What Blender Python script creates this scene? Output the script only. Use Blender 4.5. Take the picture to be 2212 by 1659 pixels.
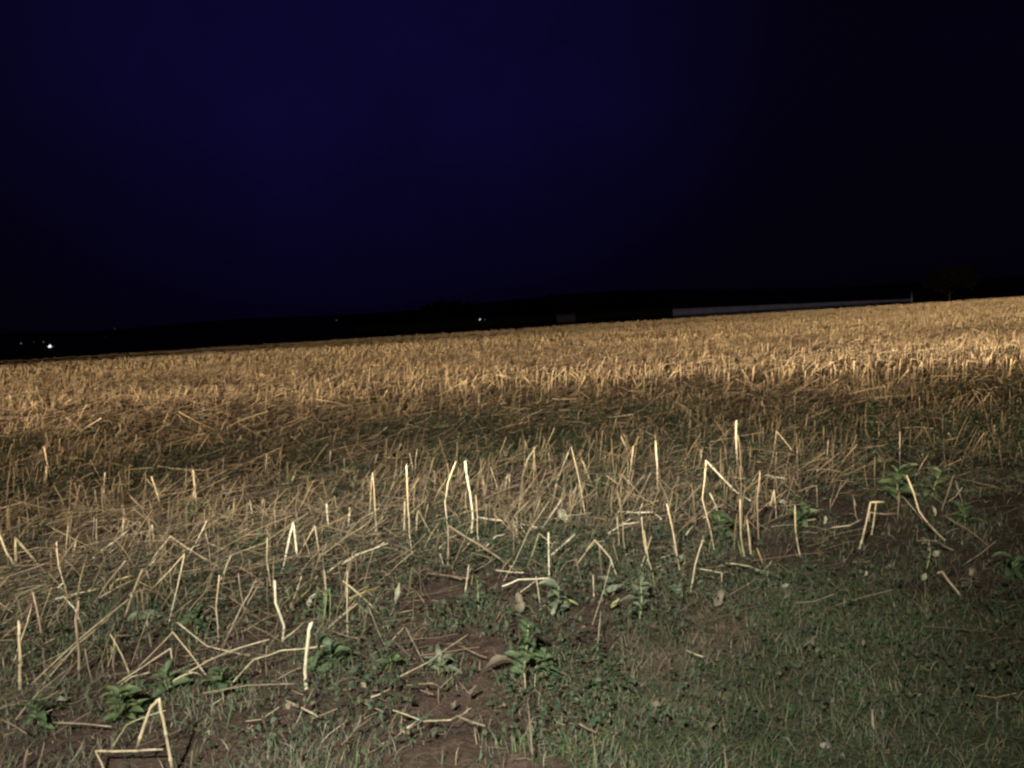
import bpy, math, random
import numpy as np
from mathutils import Matrix, Vector

for o in list(bpy.data.objects):
    bpy.data.objects.remove(o)
S = bpy.context.scene
COL = S.collection
rng = np.random.default_rng(11)
random.seed(11)

# ---------------------------------------------------------------- camera
CAM = np.array([0.0, 0.0, 1.15])
FPX = 1700.0                      # focal length in pixels of a 2212 px wide picture
W, HH = 2212.0, 1659.0
PITCH, ROLL = math.radians(5.05), math.radians(3.2)
fwd = np.array([0, math.cos(PITCH), -math.sin(PITCH)])
up0 = np.array([0, math.sin(PITCH), math.cos(PITCH)])
rt0 = np.array([1.0, 0, 0])
RT = rt0 * math.cos(ROLL) - up0 * math.sin(ROLL)
UP = up0 * math.cos(ROLL) + rt0 * math.sin(ROLL)
cam = bpy.data.cameras.new('camera')
camo = bpy.data.objects.new('camera', cam)
COL.objects.link(camo)
M = Matrix.Identity(4)
for i in range(3):
    M[i][0], M[i][1], M[i][2], M[i][3] = RT[i], UP[i], -fwd[i], CAM[i]
camo.matrix_world = M
cam.sensor_fit = 'HORIZONTAL'
cam.angle = 2 * math.atan(W / 2 / FPX)
cam.clip_start, cam.clip_end = 0.05, 6000
S.camera = camo

# ---------------------------------------------------------------- render look
S.view_settings.view_transform = 'Standard'
S.view_settings.look = 'None'
S.view_settings.exposure = 0.0
S.view_settings.gamma = 1.0
S.cycles.max_bounces = 4
S.cycles.diffuse_bounces = 2
S.cycles.use_denoising = True
S.cycles.filter_width = 2.4
S.cycles.use_adaptive_sampling = False
S.cycles.use_light_tree = False
S.cycles.sample_clamp_indirect = 1.0


# ---------------------------------------------------------------- node helper
class NT:
    def __init__(self, tree):
        self.t = tree
        tree.nodes.clear()

    def n(self, typ, **kw):
        nd = self.t.nodes.new(typ)
        for k, v in kw.items():
            setattr(nd, k, v)
        return nd

    def put(self, sock, v):
        if isinstance(v, bpy.types.NodeSocket):
            self.t.links.new(v, sock)
        else:
            sock.default_value = v

    def math(self, op, a, b=0.0, clamp=False):
        nd = self.n('ShaderNodeMath', operation=op, use_clamp=clamp)
        self.put(nd.inputs[0], a)
        self.put(nd.inputs[1], b)
        return nd.outputs[0]

    def ramp(self, fac, stops, interp='LINEAR'):
        nd = self.n('ShaderNodeValToRGB')
        nd.color_ramp.interpolation = interp
        el = nd.color_ramp.elements
        while len(el) > 1:
            el.remove(el[-1])
        for i, (p, c) in enumerate(stops):
            e = el[0] if i == 0 else el.new(p)
            e.position = p
            if not isinstance(c, (tuple, list)):
                c = (c, c, c)
            e.color = (*c[:3], 1)
        self.put(nd.inputs[0], fac)
        return nd.outputs[0]

    def noise(self, vec, scale, detail=3, rough=0.6):
        nd = self.n('ShaderNodeTexNoise')
        nd.inputs['Scale'].default_value = scale
        nd.inputs['Detail'].default_value = detail
        nd.inputs['Roughness'].default_value = rough
        if vec is not None:
            self.t.links.new(vec, nd.inputs['Vector'])
        return nd.outputs['Fac']

    def mix(self, fac, a, b, blend='MIX'):
        nd = self.n('ShaderNodeMix', data_type='RGBA', blend_type=blend)
        self.put(nd.inputs[0], fac)
        for s, v in ((nd.inputs[6], a), (nd.inputs[7], b)):
            if isinstance(v, tuple) and len(v) == 3:
                v = (*v, 1)
            self.put(s, v)
        return nd.outputs[2]


# ---------------------------------------------------------------- night sky
world = bpy.data.worlds.new('World')
S.world = world
world.use_nodes = True
t = NT(world.node_tree)
geo = t.n('ShaderNodeTexCoord')
dirv = geo.outputs['Generated']


def ray(px, py):
    d = fwd + RT * ((px - W / 2) / FPX) - UP * ((py - HH / 2) / FPX)
    return d / np.linalg.norm(d)


def glow(px, py, lo, hi):
    vd = t.n('ShaderNodeVectorMath', operation='DOT_PRODUCT')
    t.put(vd.inputs[0], dirv)
    vd.inputs[1].default_value = tuple(ray(px, py))
    mr = t.n('ShaderNodeMapRange', interpolation_type='SMOOTHSTEP')
    t.put(mr.inputs[0], vd.outputs['Value'])
    mr.inputs[1].default_value = math.cos(math.radians(lo))
    mr.inputs[2].default_value = math.cos(math.radians(hi))
    return mr.outputs[0]


g1 = glow(800, 150, 34, 0)
g1 = t.math('MULTIPLY', g1, g1)
c0 = t.mix(g1, (0.0013, 0.0008, 0.0040), (0.0036, 0.0023, 0.0270))
cl = t.noise(dirv, 4.5, 5, 0.65)
c1 = t.mix(t.math('MULTIPLY', t.ramp(cl, [(0.35, 0.0), (0.7, 1.0)]), 0.42), c0, (0.0013, 0.0007, 0.0060))
sx = t.n('ShaderNodeSeparateXYZ')
t.put(sx.inputs[0], dirv)
hz = t.ramp(sx.outputs['Z'], [(0.0, 1.0), (0.05, 0.75), (0.24, 0.0)])
c2 = t.mix(t.math('MULTIPLY', hz, 0.85), c1, (0.0009, 0.0005, 0.0022))
bg = t.n('ShaderNodeBackground')
t.put(bg.inputs['Color'], c2)
bg.inputs['Strength'].default_value = 1.0
t.t.links.new(bg.outputs[0], t.n('ShaderNodeOutputWorld').inputs[0])


# ---------------------------------------------------------------- vehicle headlamps and an added near wash, behind the camera
def lamp(name, loc, col, dist_stops, az_stops, dmax, rad, zcut, gain, skew=0.0):
    """a lamp: intensity shaped by direction so that the ground ahead is lit as by a real reflector.
    dist_stops: irradiance against distance ahead; az_stops against sideways angle."""
    L = bpy.data.lights.new(name, 'POINT')
    L.energy = 4 * math.pi * gain
    L.shadow_soft_size = rad
    L.color = col
    L.use_nodes = True
    n = NT(L.node_tree)
    tc = n.n('ShaderNodeTexCoord')
    sp = n.n('ShaderNodeSeparateXYZ')
    n.put(sp.inputs[0], tc.outputs['Normal'])
    X, Y, Z = sp.outputs
    down = n.math('MAXIMUM', n.math('MULTIPLY', Z, -1.0), loc[2] / dmax)
    yy = n.math('MAXIMUM', Y, 0.001)
    d = n.math('DIVIDE', n.math('MULTIPLY', yy, loc[2]), down)          # metres ahead where this ray meets the ground
    rr = n.math('DIVIDE', loc[2], down)
    if skew:                                       # pattern shaped so its edges fall closer on the left
        lf = n.math('MAXIMUM', n.math('DIVIDE', n.math('MULTIPLY', X, -1.0), yy), 0.0)
        d = n.math('MULTIPLY', d, n.math('ADD', n.math('MULTIPLY', lf, skew), 1.0))
    E = n.ramp(n.math('DIVIDE', d, dmax), [(p / dmax, v) for p, v in dist_stops])
    A = n.ramp(n.math('ADD', n.math('MULTIPLY', n.math('DIVIDE', X, yy), 0.5), 0.5), az_stops)
    cut = n.n('ShaderNodeMapRange')
    n.put(cut.inputs[0], Z)
    cut.inputs[1].default_value, cut.inputs[2].default_value = zcut
    cut.inputs[3].default_value, cut.inputs[4].default_value = 1.0, 0.055
    front = n.math('GREATER_THAN', Y, 0.05)
    s = n.math('MULTIPLY', E, A)
    s = n.math('MULTIPLY', s, n.math('MULTIPLY', rr, rr))
    s = n.math('MULTIPLY', s, n.math('MULTIPLY', cut.outputs[0], front))
    em = n.n('ShaderNodeEmission')
    n.put(em.inputs['Strength'], s)
    n.t.links.new(em.outputs[0], n.n('ShaderNodeOutputLight').inputs[0])
    o = bpy.data.objects.new(name, L)
    o.location = loc
    COL.objects.link(o)
    return o


BEAM = lamp('headlamp_beam', (-0.9, -1.6, 0.80), (1.0, 0.77, 0.53),
            [(0, 0.0), (5.0, 0.06), (6.4, 0.20), (8.6, 0.42), (10.2, 0.40), (11.8, 0.46), (15.4, 0.48), (17.4, 0.76), (20, 0.9), (25, 0.82), (80, 0.64), (110, 0.36)],
            [(0.0, 0.78), (0.2, 0.88), (0.5, 0.92), (0.7, 1.1), (0.85, 1.1), (1.0, 0.9)],
            110.0, 0.05, (-0.007, 0.003), 7.6, 0.8)
STREAK = lamp('headlamp_beam', (0.6, -1.6, 0.80), (1.0, 0.83, 0.62),
              [(0, 0.0), (15.4, 0.0), (16.6, 1.0), (18.6, 0.9), (24, 0.2), (34, 0.0), (110, 0.0)],
              [(0.0, 0.15), (0.4, 0.25), (0.55, 0.5), (0.68, 1.0), (0.9, 1.0), (1.0, 0.9)],
              110.0, 0.05, (-0.02, -0.01), 9.0)
WASH = lamp('near_wash', (-0.7, -1.0, 2.5), (0.98, 0.97, 0.88),  # added whitish near light, set high to brighten the ground; source unseen
            [(0, 1.75), (2.9, 1.7), (3.7, 1.35), (4.4, 1.35), (5.4, 1.4), (6.3, 1.0), (7.4, 0.52), (9.0, 0.27), (12, 0.16), (16, 0.06), (30, 0.0)],
            [(0.0, 0.5), (0.2, 0.58), (0.40, 0.9), (0.5, 1.15), (0.62, 1.1), (0.68, 0.85), (0.75, 0.55), (0.82, 0.30), (1.0, 0.2)],
            30.0, 0.08, (-0.02, 0.0), 3.5, 0.45)


# ---------------------------------------------------------------- terrain
def _hash(ix, iy, seed):
    h = (ix.astype(np.int64) * 374761393 + iy.astype(np.int64) * 668265263 + seed * 1442695041) & 0xffffffff
    h = ((h ^ (h >> 13)) * 1274126177) & 0xffffffff
    return ((h ^ (h >> 16)) & 0xffff) / 65535.0


def vnoise(x, y, scale, seed=0, lean_mix=(0.24, 0.52)):
    x, y = np.asarray(x, float) * scale, np.asarray(y, float) * scale
    ix, iy = np.floor(x), np.floor(y)
    fx, fy = x - ix, y - iy
    fx, fy = fx * fx * (3 - 2 * fx), fy * fy * (3 - 2 * fy)
    a, b = _hash(ix, iy, seed), _hash(ix + 1, iy, seed)
    c, d = _hash(ix, iy + 1, seed), _hash(ix + 1, iy + 1, seed)
    return (a * (1 - fx) + b * fx) * (1 - fy) + (c * (1 - fx) + d * fx) * fy


def sstep(a, b, x):
    q = np.clip((x - a) / (b - a), 0, 1)
    return q * q * (3 - 2 * q)


def height(x, y, fine=True):
    x, y = np.asarray(x, float), np.asarray(y, float)
    z = np.zeros(np.broadcast(x, y).shape)
    e = np.maximum(y - 60.0, 0)
    z = z - np.minimum(e * e * 0.0011, 0.9 + e * 0.03) * (e > 0)
    z = z - sstep(24, 58, y) * (0.30 - 0.0075 * np.clip(x, -60, 45))
    z = np.maximum(z, -9.0)
    # far valley side
    far = sstep(330, 1250, y)
    z = z + far * (9 + 17 + 7 * np.sin(x * 0.004 + 1.0) + 4 * np.sin(x * 0.011))
    if fine:
        near = 1 - sstep(14, 30, y)
        z = z + near * ((vnoise(x, y, 1.3, 1) - 0.5) * 0.05 + (vnoise(x, y, 4.5, 2) - 0.5) * 0.026 + (vnoise(x, y, 15, 3) - 0.5) * 0.014
                        + (vnoise(x, y, 34, 4) - 0.5) * 0.008)
    return z


def project(P):
    v = P - CAM
    dz = v @ fwd
    dz = np.where(dz < 0.05, 0.05, dz)
    return (v @ RT) / dz * FPX + W / 2, HH / 2 - (v @ UP) / dz * FPX, dz


def on_ground(px, py, lift=0.0):
    r = ray(px, py)
    tt = (CAM[2] - lift) / -r[2]
    for _ in range(6):
        p = CAM + r * tt
        h = float(height(p[0], p[1])) + lift
        tt = (CAM[2] - h) / -r[2]
    return CAM + r * tt


def at_depth(px, py, y):
    r = ray(px, py)
    return CAM + r * (y / r[1])


# ---------------------------------------------------------------- mesh helpers
def mesh_obj(name, V, faces, mat, parent=None, col=None, smooth=True, loc=None):
    V = np.asarray(V, np.float32).reshape(-1, 3)
    me = bpy.data.meshes.new(name)
    F = [np.asarray(f, np.int32) for f in (faces if isinstance(faces, list) else [faces])]
    nv = len(V)
    loops = np.concatenate([f.ravel() for f in F])
    starts, tot = [], []
    off = 0
    for f in F:
        k = f.shape[1]
        starts.append(off + np.arange(len(f)) * k)
        tot.append(np.full(len(f), k))
        off += f.size
    starts, tot = np.concatenate(starts), np.concatenate(tot)
    me.vertices.add(nv)
    if loc is not None:
        V = V - np.asarray(loc, np.float32)
    me.vertices.foreach_set('co', V.ravel())
    me.loops.add(len(loops))
    me.loops.foreach_set('vertex_index', loops.astype(np.int32))
    me.polygons.add(len(starts))
    me.polygons.foreach_set('loop_start', starts.astype(np.int32))
    me.polygons.foreach_set('loop_total', tot.astype(np.int32))
    me.polygons.foreach_set('use_smooth', np.full(len(starts), smooth))
    if col is not None:
        ca = me.color_attributes.new('tint', 'FLOAT_COLOR', 'POINT')
        c4 = np.ones((nv, 4), np.float32)
        c4[:, :3] = col
        ca.data.foreach_set('color', c4.ravel())
    me.update(calc_edges=True)
    me.materials.append(mat)
    o = bpy.data.objects.new(name, me)
    if loc is not None and parent is None:
        o.location = tuple(float(q) for q in loc)
    if parent is not None:
        o.parent = parent
    COL.objects.link(o)
    return o


def tag(o, label=None, cat=None, group=None, kind=None):
    if label:
        o['label'] = label
    if cat:
        o['category'] = cat
    if group:
        o['group'] = group
    if kind:
        o['kind'] = kind
    return o


def empty(name, loc):
    o = bpy.data.objects.new(name, None)
    o.location = tuple(float(q) for q in loc)
    o.empty_display_size = 0.05
    COL.objects.link(o)
    return o


def tubes(P, R, sides, cap=True):
    """P (N,K,3) centre lines, R (N,K) radii -> verts, [quads, caps]"""
    N, K, _ = P.shape
    T = np.empty_like(P)
    T[:, 1:-1] = P[:, 2:] - P[:, :-2]
    T[:, 0] = P[:, 1] - P[:, 0]
    T[:, -1] = P[:, -1] - P[:, -2]
    T /= np.linalg.norm(T, axis=2, keepdims=True) + 1e-9
    ref = np.cross(P[:, -1] - P[:, 0], P[:, K // 2] - P[:, 0] + 1e-4)
    bad = np.linalg.norm(ref, axis=1) < 1e-4
    ref[bad] = np.array([0.31, 0.9, 0.22])
    ref /= np.linalg.norm(ref, axis=1, keepdims=True)
    A = np.cross(T, ref[:, None, :])
    nA = np.linalg.norm(A, axis=2, keepdims=True)
    A = np.where(nA < 1e-3, np.array([1.0, 0, 0]), A / (nA + 1e-9))
    B = np.cross(T, A)
    th = np.arange(sides) / sides * 2 * np.pi
    V = P[:, :, None, :] + R[:, :, None, None] * (np.cos(th)[None, None, :, None] * A[:, :, None, :]
                                                  + np.sin(th)[None, None, :, None] * B[:, :, None, :])
    V = V.reshape(-1, 3)
    base = (np.arange(N) * K * sides)[:, None, None]
    k = (np.arange(K - 1) * sides)[None, :, None]
    s = np.arange(sides)[None, None, :]
    s2 = (s + 1) % sides
    q = np.stack([base + k + s, base + k + s2, base + k + sides + s2, base + k + sides + s], -1).reshape(-1, 4)
    F = [q]
    if cap:
        F.append((np.arange(N) * K * sides)[:, None] + (K - 1) * sides + np.arange(sides)[None, :])
    return V, F


def ribbons(P, Wd, side):
    """P (N,K,3), Wd (N,K) half widths, side (N,3) direction of width -> flat blades"""
    N, K, _ = P.shape
    L = P - side[:, None, :] * Wd[:, :, None]
    Rr = P + side[:, None, :] * Wd[:, :, None]
    V = np.stack([L, Rr], 2).reshape(-1, 3)
    base = (np.arange(N) * K * 2)[:, None]
    k = (np.arange(K - 1) * 2)[None, :]
    i = base + k
    q = np.stack([i, i + 1, i + 3, i + 2], -1).reshape(-1, 4)
    return V, [q]


# ---------------------------------------------------------------- materials
def principled(name, build, rough=0.6, spec=0.4):
    m = bpy.data.materials.new(name)
    m.use_nodes = True
    n = NT(m.node_tree)
    p = n.n('ShaderNodeBsdfPrincipled')
    p.inputs['Roughness'].default_value = rough
    p.inputs['Specular IOR Level'].default_value = spec
    n.t.links.new(p.outputs[0], n.n('ShaderNodeOutputMaterial').inputs[0])
    build(n, p)
    return m


def obj_coord(n):
    return n.n('ShaderNodeTexCoord').outputs['Object']


def geo_pos(n):
    return n.n('ShaderNodeNewGeometry').outputs['Position']


def b_soil(n, p):
    v = geo_pos(n)
    f1 = n.noise(v, 1.1, 5, 0.65)
    f2 = n.noise(v, 16, 5, 0.7)
    f3 = n.noise(v, 70, 3, 0.6)
    c = n.ramp(f2, [(0.28, (0.050, 0.031, 0.025)), (0.52, (0.108, 0.067, 0.053)), (0.75, (0.175, 0.119, 0.095))])
    c = n.mix(n.ramp(f1, [(0.4, 0.0), (0.62, 0.6)]), c, (0.050, 0.040, 0.028))
    c = n.mix(n.ramp(f3, [(0.60, 0.0), (0.72, 0.8)]), c, (0.22, 0.16, 0.10))
    at = n.n('ShaderNodeAttribute', attribute_name='tint')
    sp = n.n('ShaderNodeSeparateXYZ')
    n.put(sp.inputs[0], at.outputs['Vector'])
    gcol = n.ramp(f3, [(0.35, (0.040, 0.055, 0.028)), (0.55, (0.075, 0.092, 0.045)), (0.75, (0.13, 0.12, 0.07))])
    c = n.mix(sp.outputs[0], c, gcol)
    c = n.mix(sp.outputs[1], c, (0.20, 0.155, 0.105))
    n.put(p.inputs['Base Color'], c)
    b = n.n('ShaderNodeBump')
    b.inputs['Strength'].default_value = 0.9
    b.inputs['Distance'].default_value = 0.02
    n.put(b.inputs['Height'], n.math('ADD', n.math('MULTIPLY', f2, 0.8), n.math('MULTIPLY', f3, 0.4)))
    n.put(p.inputs['Normal'], b.outputs[0])


SOIL = principled('soil', b_soil, 0.95, 0.1)


def b_tint(n, p):
    a = n.n('ShaderNodeAttribute', attribute_name='tint')
    f = n.noise(geo_pos(n), 55, 2)
    n.put(p.inputs['Base Color'], n.mix(n.math('MULTIPLY', f, 0.5), a.outputs['Color'], n.mix(0.5, a.outputs['Color'], (0.03, 0.02, 0.012))))


STRAW_BULK = principled('straw_in_field', b_tint, 0.5, 0.35)
LEAFY = principled('small_leaves', b_tint, 0.6, 0.3)


def straw_mat(name, lo, hi):
    def b(n, p):
        r = n.n('ShaderNodeObjectInfo').outputs['Random']
        g = geo_pos(n)
        mp = n.n('ShaderNodeMapping')
        mp.inputs['Scale'].default_value = (1, 1, 0.12)
        n.put(mp.inputs[0], g)
        f = n.noise(mp.outputs[0], 160, 3)
        sp = n.noise(g, 24, 4, 0.7)
        c = n.mix(r, lo, hi)
        c = n.mix(n.ramp(f, [(0.4, 0.0), (0.7, 0.45)]), c, (lo[0] * 0.45, lo[1] * 0.42, lo[2] * 0.4))
        c = n.mix(n.ramp(sp, [(0.56, 0.0), (0.70, 0.75)]), c, (0.14, 0.10, 0.065))
        n.put(p.inputs['Base Color'], c)
        bm = n.n('ShaderNodeBump')
        bm.inputs['Strength'].default_value = 0.4
        bm.inputs['Distance'].default_value = 0.001
        n.put(bm.inputs['Height'], f)
        n.put(p.inputs['Normal'], bm.outputs[0])
    return principled(name, b, 0.38, 0.5)


STRAW = {
    'b': straw_mat('bright_straw', (0.72, 0.64, 0.43), (0.82, 0.75, 0.55)),
    'm': straw_mat('straw', (0.44, 0.365, 0.23), (0.58, 0.485, 0.31)),
    'd': straw_mat('weathered_straw', (0.22, 0.165, 0.115), (0.32, 0.25, 0.17)),
    'y': straw_mat('yellow_straw', (0.46, 0.35, 0.13), (0.55, 0.44, 0.18)),
    'g': straw_mat('green_stem', (0.24, 0.26, 0.12), (0.34, 0.35, 0.18)),
}


def leaf_mat(name, lo, hi):
    def b(n, p):
        v = obj_coord(n)
        r = n.n('ShaderNodeObjectInfo').outputs['Random']
        f = n.noise(v, 40, 4)
        c = n.mix(r, lo, hi)
        c = n.mix(n.ramp(f, [(0.45, 0.0), (0.7, 0.6)]), c, (lo[0] * 0.55, lo[1] * 0.6, lo[2] * 0.5))
        n.put(p.inputs['Base Color'], c)
        bm = n.n('ShaderNodeBump')
        bm.inputs['Strength'].default_value = 0.5
        bm.inputs['Distance'].default_value = 0.003
        n.put(bm.inputs['Height'], f)
        n.put(p.inputs['Normal'], bm.outputs[0])
    return principled(name, b, 0.55, 0.35)


LEAF = {
    'green': leaf_mat('green_leaf', (0.075, 0.118, 0.052), (0.125, 0.165, 0.080)),
    'grey': leaf_mat('grey_green_leaf', (0.13, 0.16, 0.095), (0.19, 0.21, 0.135)),
    'yellow': leaf_mat('yellow_green_leaf', (0.085, 0.12, 0.05), (0.12, 0.15, 0.06)),
    'dry': leaf_mat('dry_leaf', (0.14, 0.115, 0.075), (0.20, 0.165, 0.11)),
    'pale': leaf_mat('pale_leaf', (0.34, 0.33, 0.22), (0.42, 0.40, 0.28)),
    'lemon': leaf_mat('lemon_leaf', (0.36, 0.36, 0.13), (0.42, 0.42, 0.17)),
}

# ---------------------------------------------------------------- grass of the verge
def in_poly(px, py, poly):
    poly = np.asarray(poly, float)
    inside = np.zeros(px.shape, bool)
    j = len(poly) - 1
    for i in range(len(poly)):
        xi, yi = poly[i]
        xj, yj = poly[j]
        c = ((yi > py) != (yj > py)) & (px < (xj - xi) * (py - yi) / (yj - yi + 1e-9) + xi)
        inside ^= c
        j = i
    return inside


VERGE = [(1190, 1700), (1290, 1560), (1400, 1470), (1530, 1390), (1690, 1285), (1850, 1260), (2050, 1300), (2260, 1330), (2900, 1330), (3400, 2600), (900, 2600)]
LEFTG = [(-500, 1560), (60, 1580), (380, 1590), (560, 1540), (740, 1490), (900, 1520), (960, 1600), (960, 1720), (900, 2600), (-600, 2600)]
DRYG2 = [(1830, 1640), (1900, 1560), (2080, 1590), (2110, 1700), (1900, 1720)]
DRYG3 = [(1940, 1290), (2050, 1270), (2240, 1300), (2280, 1390), (2080, 1360)]
DRYG = [(1370, 1480), (1430, 1390), (1560, 1330), (1700, 1350), (1690, 1420), (1560, 1490), (1560, 1570), (1430, 1570)]


# ---------------------------------------------------------------- ground sheet
gx = np.sinh(np.linspace(-7.4, 7.4, 720)) * 1.0
gy0 = np.concatenate([np.linspace(-30, 0.6, 16)[:-1], 0.6 + (np.exp(np.linspace(0, 1, 760) * 6.2) - 1) * 3.4])
gx = gx * (1400 / gx[-1])
GX, GY = np.meshgrid(gx, gy0)
GZ = height(GX, GY)
nx_, ny_ = len(gx), len(gy0)
idx = np.arange(nx_ * ny_).reshape(ny_, nx_)
q = np.stack([idx[:-1, :-1], idx[:-1, 1:], idx[1:, 1:], idx[1:, :-1]], -1).reshape(-1, 4)
GP = np.stack([GX, GY, GZ], -1).reshape(-1, 3)


def thatch(P):
    px, py, _ = project(P)
    x, y = P[:, 0], P[:, 1]
    e1 = vnoise(x, y, 5, 57) * 120 - 60
    e1 = e1 + (vnoise(x, y, 25, 62) - 0.5) * 160
    v = in_poly(px + e1, py + e1 * 0.8, VERGE) * (P[:, 1] > 0.3) * 0.8
    e2 = vnoise(x, y, 6, 59) * 120 - 60
    dr = in_poly(px + e2, py + e2, DRYG)
    nn = vnoise(x, y, 2.6, 51) * 0.6 + vnoise(x, y, 9, 52) * 0.4
    c = np.zeros((len(P), 3))
    c[:, 0] = np.clip(v * (0.35 + 0.9 * nn) + (vnoise(x, y, 1.7, 55) - 0.45) * 1.1, 0, 0.9) * (y < 12)
    c[:, 1] = dr * 0.7 * vnoise(x, y, 9, 60)
    return c


ground = mesh_obj('ground', GP, q, SOIL, col=thatch(GP))
tag(ground, kind='structure')

# ---------------------------------------------------------------- where the stubble stops and the verge begins (plan of the field edge)
EDX = np.array([-3000, -400, 0, 350, 700, 1000, 1250, 1500, 1700, 2000, 2212, 2700, 5000.0])
EDY = np.array([3200, 1900, 1760, 1640, 1480, 1320, 1280, 1280, 1150, 1065, 1030, 990, 930.0])


def field_mask(P, soft=190.0):
    px, py, dz = project(P)
    ye = np.interp(px, EDX, EDY)
    return np.clip((ye - py) / soft, 0, 1), px, py


def scatter(n, y0, y1, power=1.0, half=0.86):
    """n points in the wedge in front of the camera, density constant per square metre"""
    u = rng.random(n)
    y = np.sqrt(y0 ** 2 + u * (y1 ** 2 - y0 ** 2))
    x = (rng.random(n) * 2 - 1) * y * half + (rng.random(n) - 0.5) * 1.0
    return x, y


def stalk_field(n, y0, y1, hmin, hmax, r0, r1, sides, K=3, seed=0, keep_noise=0.25, lean_mix=(0.40, 0.40)):
    x, y = scatter(n, y0, y1)
    # drilled rows, faintly
    P0 = np.stack([x, y, height(x, y)], -1)
    m, px, py = field_mask(P0, np.where(project(P0)[0] > 1500, 100.0, 210.0))
    clump = vnoise(x, y, 1.6, 21 + seed) * 0.4 + vnoise(x, y, 5.0, 22 + seed) * 0.3 + vnoise(x * 0.22 + y * 0.04, y, 1.1, 23 + seed) * 0.3
    keep = rng.random(n) < m * np.clip((clump - keep_noise) * 2.6, 0.05, 1)
    P0, clump = P0[keep], clump[keep]
    n = len(P0)
    L = (hmin + (hmax - hmin) * rng.random(n) ** 1.3) * (0.75 + 0.5 * clump)
    kind = rng.random(n)
    up = kind < lean_mix[0]
    lean = (~up) & (kind < lean_mix[0] + lean_mix[1])
    tilt = np.where(up, np.abs(rng.normal(0, 10, n)), np.where(lean, rng.uniform(24, 62, n), rng.uniform(3, 25, n)))
    tilt = np.radians(tilt)
    az = np.where(rng.random(n) < 0.62, rng.normal(25, 40, n), rng.uniform(0, 360, n))
    az = np.radians(az)
    L = L * np.where(lean, 1.25, 1.0)
    d1 = np.stack([np.sin(tilt) * np.cos(az), np.sin(tilt) * np.sin(az), np.cos(tilt)], -1)
    fold = kind >= lean_mix[0] + lean_mix[1]
    P = np.empty((n, K, 3))
    P[:, 0] = P0 - np.array([0, 0, 0.01])
    kf = np.where(fold, rng.uniform(0.5, 0.95, n), 0.55)
    P[:, 1] = P0 + d1 * (L * kf)[:, None] + rng.normal(0, 0.006, (n, 3))
    t2 = np.where(fold, np.radians(rng.uniform(85, 160, n)), tilt + np.radians(rng.normal(3, 4, n)))
    a2 = np.where(fold, np.where(rng.random(n) < 0.6, rng.normal(math.radians(20), 0.8, n), rng.uniform(0, 6.28, n)), az)
    d2 = np.stack([np.sin(t2) * np.cos(a2), np.sin(t2) * np.sin(a2), np.cos(t2)], -1)
    L2 = np.where(fold, L * rng.uniform(0.3, 1.0, n), L * 0.45)
    P[:, 2] = P[:, 1] + d2 * L2[:, None]
    P[:, 2, 2] = np.maximum(P[:, 2, 2], height(P[:, 2, 0], P[:, 2, 1]) + 0.004)
    R = (r0 + (r1 - r0) * rng.random(n))[:, None] * np.array([1.1, 1.0, 0.85])[None, :]
    base = np.array([[0.52, 0.40, 0.22], [0.58, 0.47, 0.28], [0.36, 0.27, 0.16], [0.44, 0.33, 0.19], [0.26, 0.19, 0.12]])
    pr = [0.16, 0.08, 0.30, 0.26, 0.20] if seed < 2 else [0.3, 0.25, 0.18, 0.17, 0.10]
    c = base[rng.choice(5, n, p=pr)] * rng.uniform(0.65, 1.15, (n, 1)) * (0.80 if seed == 0 else 1.0)
    c *= (0.72 + 0.5 * vnoise(P0[:, 0] * 0.3, P0[:, 1], 0.8, 25 + seed))[:, None]
    V, F = tubes(P, R, sides, cap=sides > 3)
    return V, F, np.repeat(c, K * sides, 0)


def join(parts):
    Vs, Fs, Cs, off = [], {}, [], 0
    for V, F, C in parts:
        for f in F:
            Fs.setdefault(f.shape[1], []).append(f + off)
        off += len(V)
        Vs.append(V)
        Cs.append(C)
    return np.concatenate(Vs), [np.concatenate(f) for f in Fs.values()], np.concatenate(Cs)


parts = [stalk_field(2600, 2.5, 4.8, 0.05, 0.19, 0.0010, 0.0024, 5, seed=0, lean_mix=(0.2, 0.5)),
         stalk_field(13000, 3.9, 9, 0.05, 0.25, 0.0014, 0.0034, 5, seed=0, lean_mix=(0.24, 0.52)),
         stalk_field(36000, 8.5, 22, 0.12, 0.30, 0.0019, 0.0042, 4, seed=1),
         stalk_field(100000, 21, 46, 0.15, 0.30, 0.003, 0.0062, 3, seed=2, keep_noise=0.2),
         stalk_field(230000, 45, 128, 0.15, 0.34, 0.0048, 0.009, 3, seed=3, keep_noise=0.15)]
V, F, C = join(parts)
o = mesh_obj('stubble', V, F, STRAW_BULK, col=C)
tag(o, 'dense cut straw stubble covering the lit field out to the horizon', 'stubble', kind='stuff')


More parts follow.
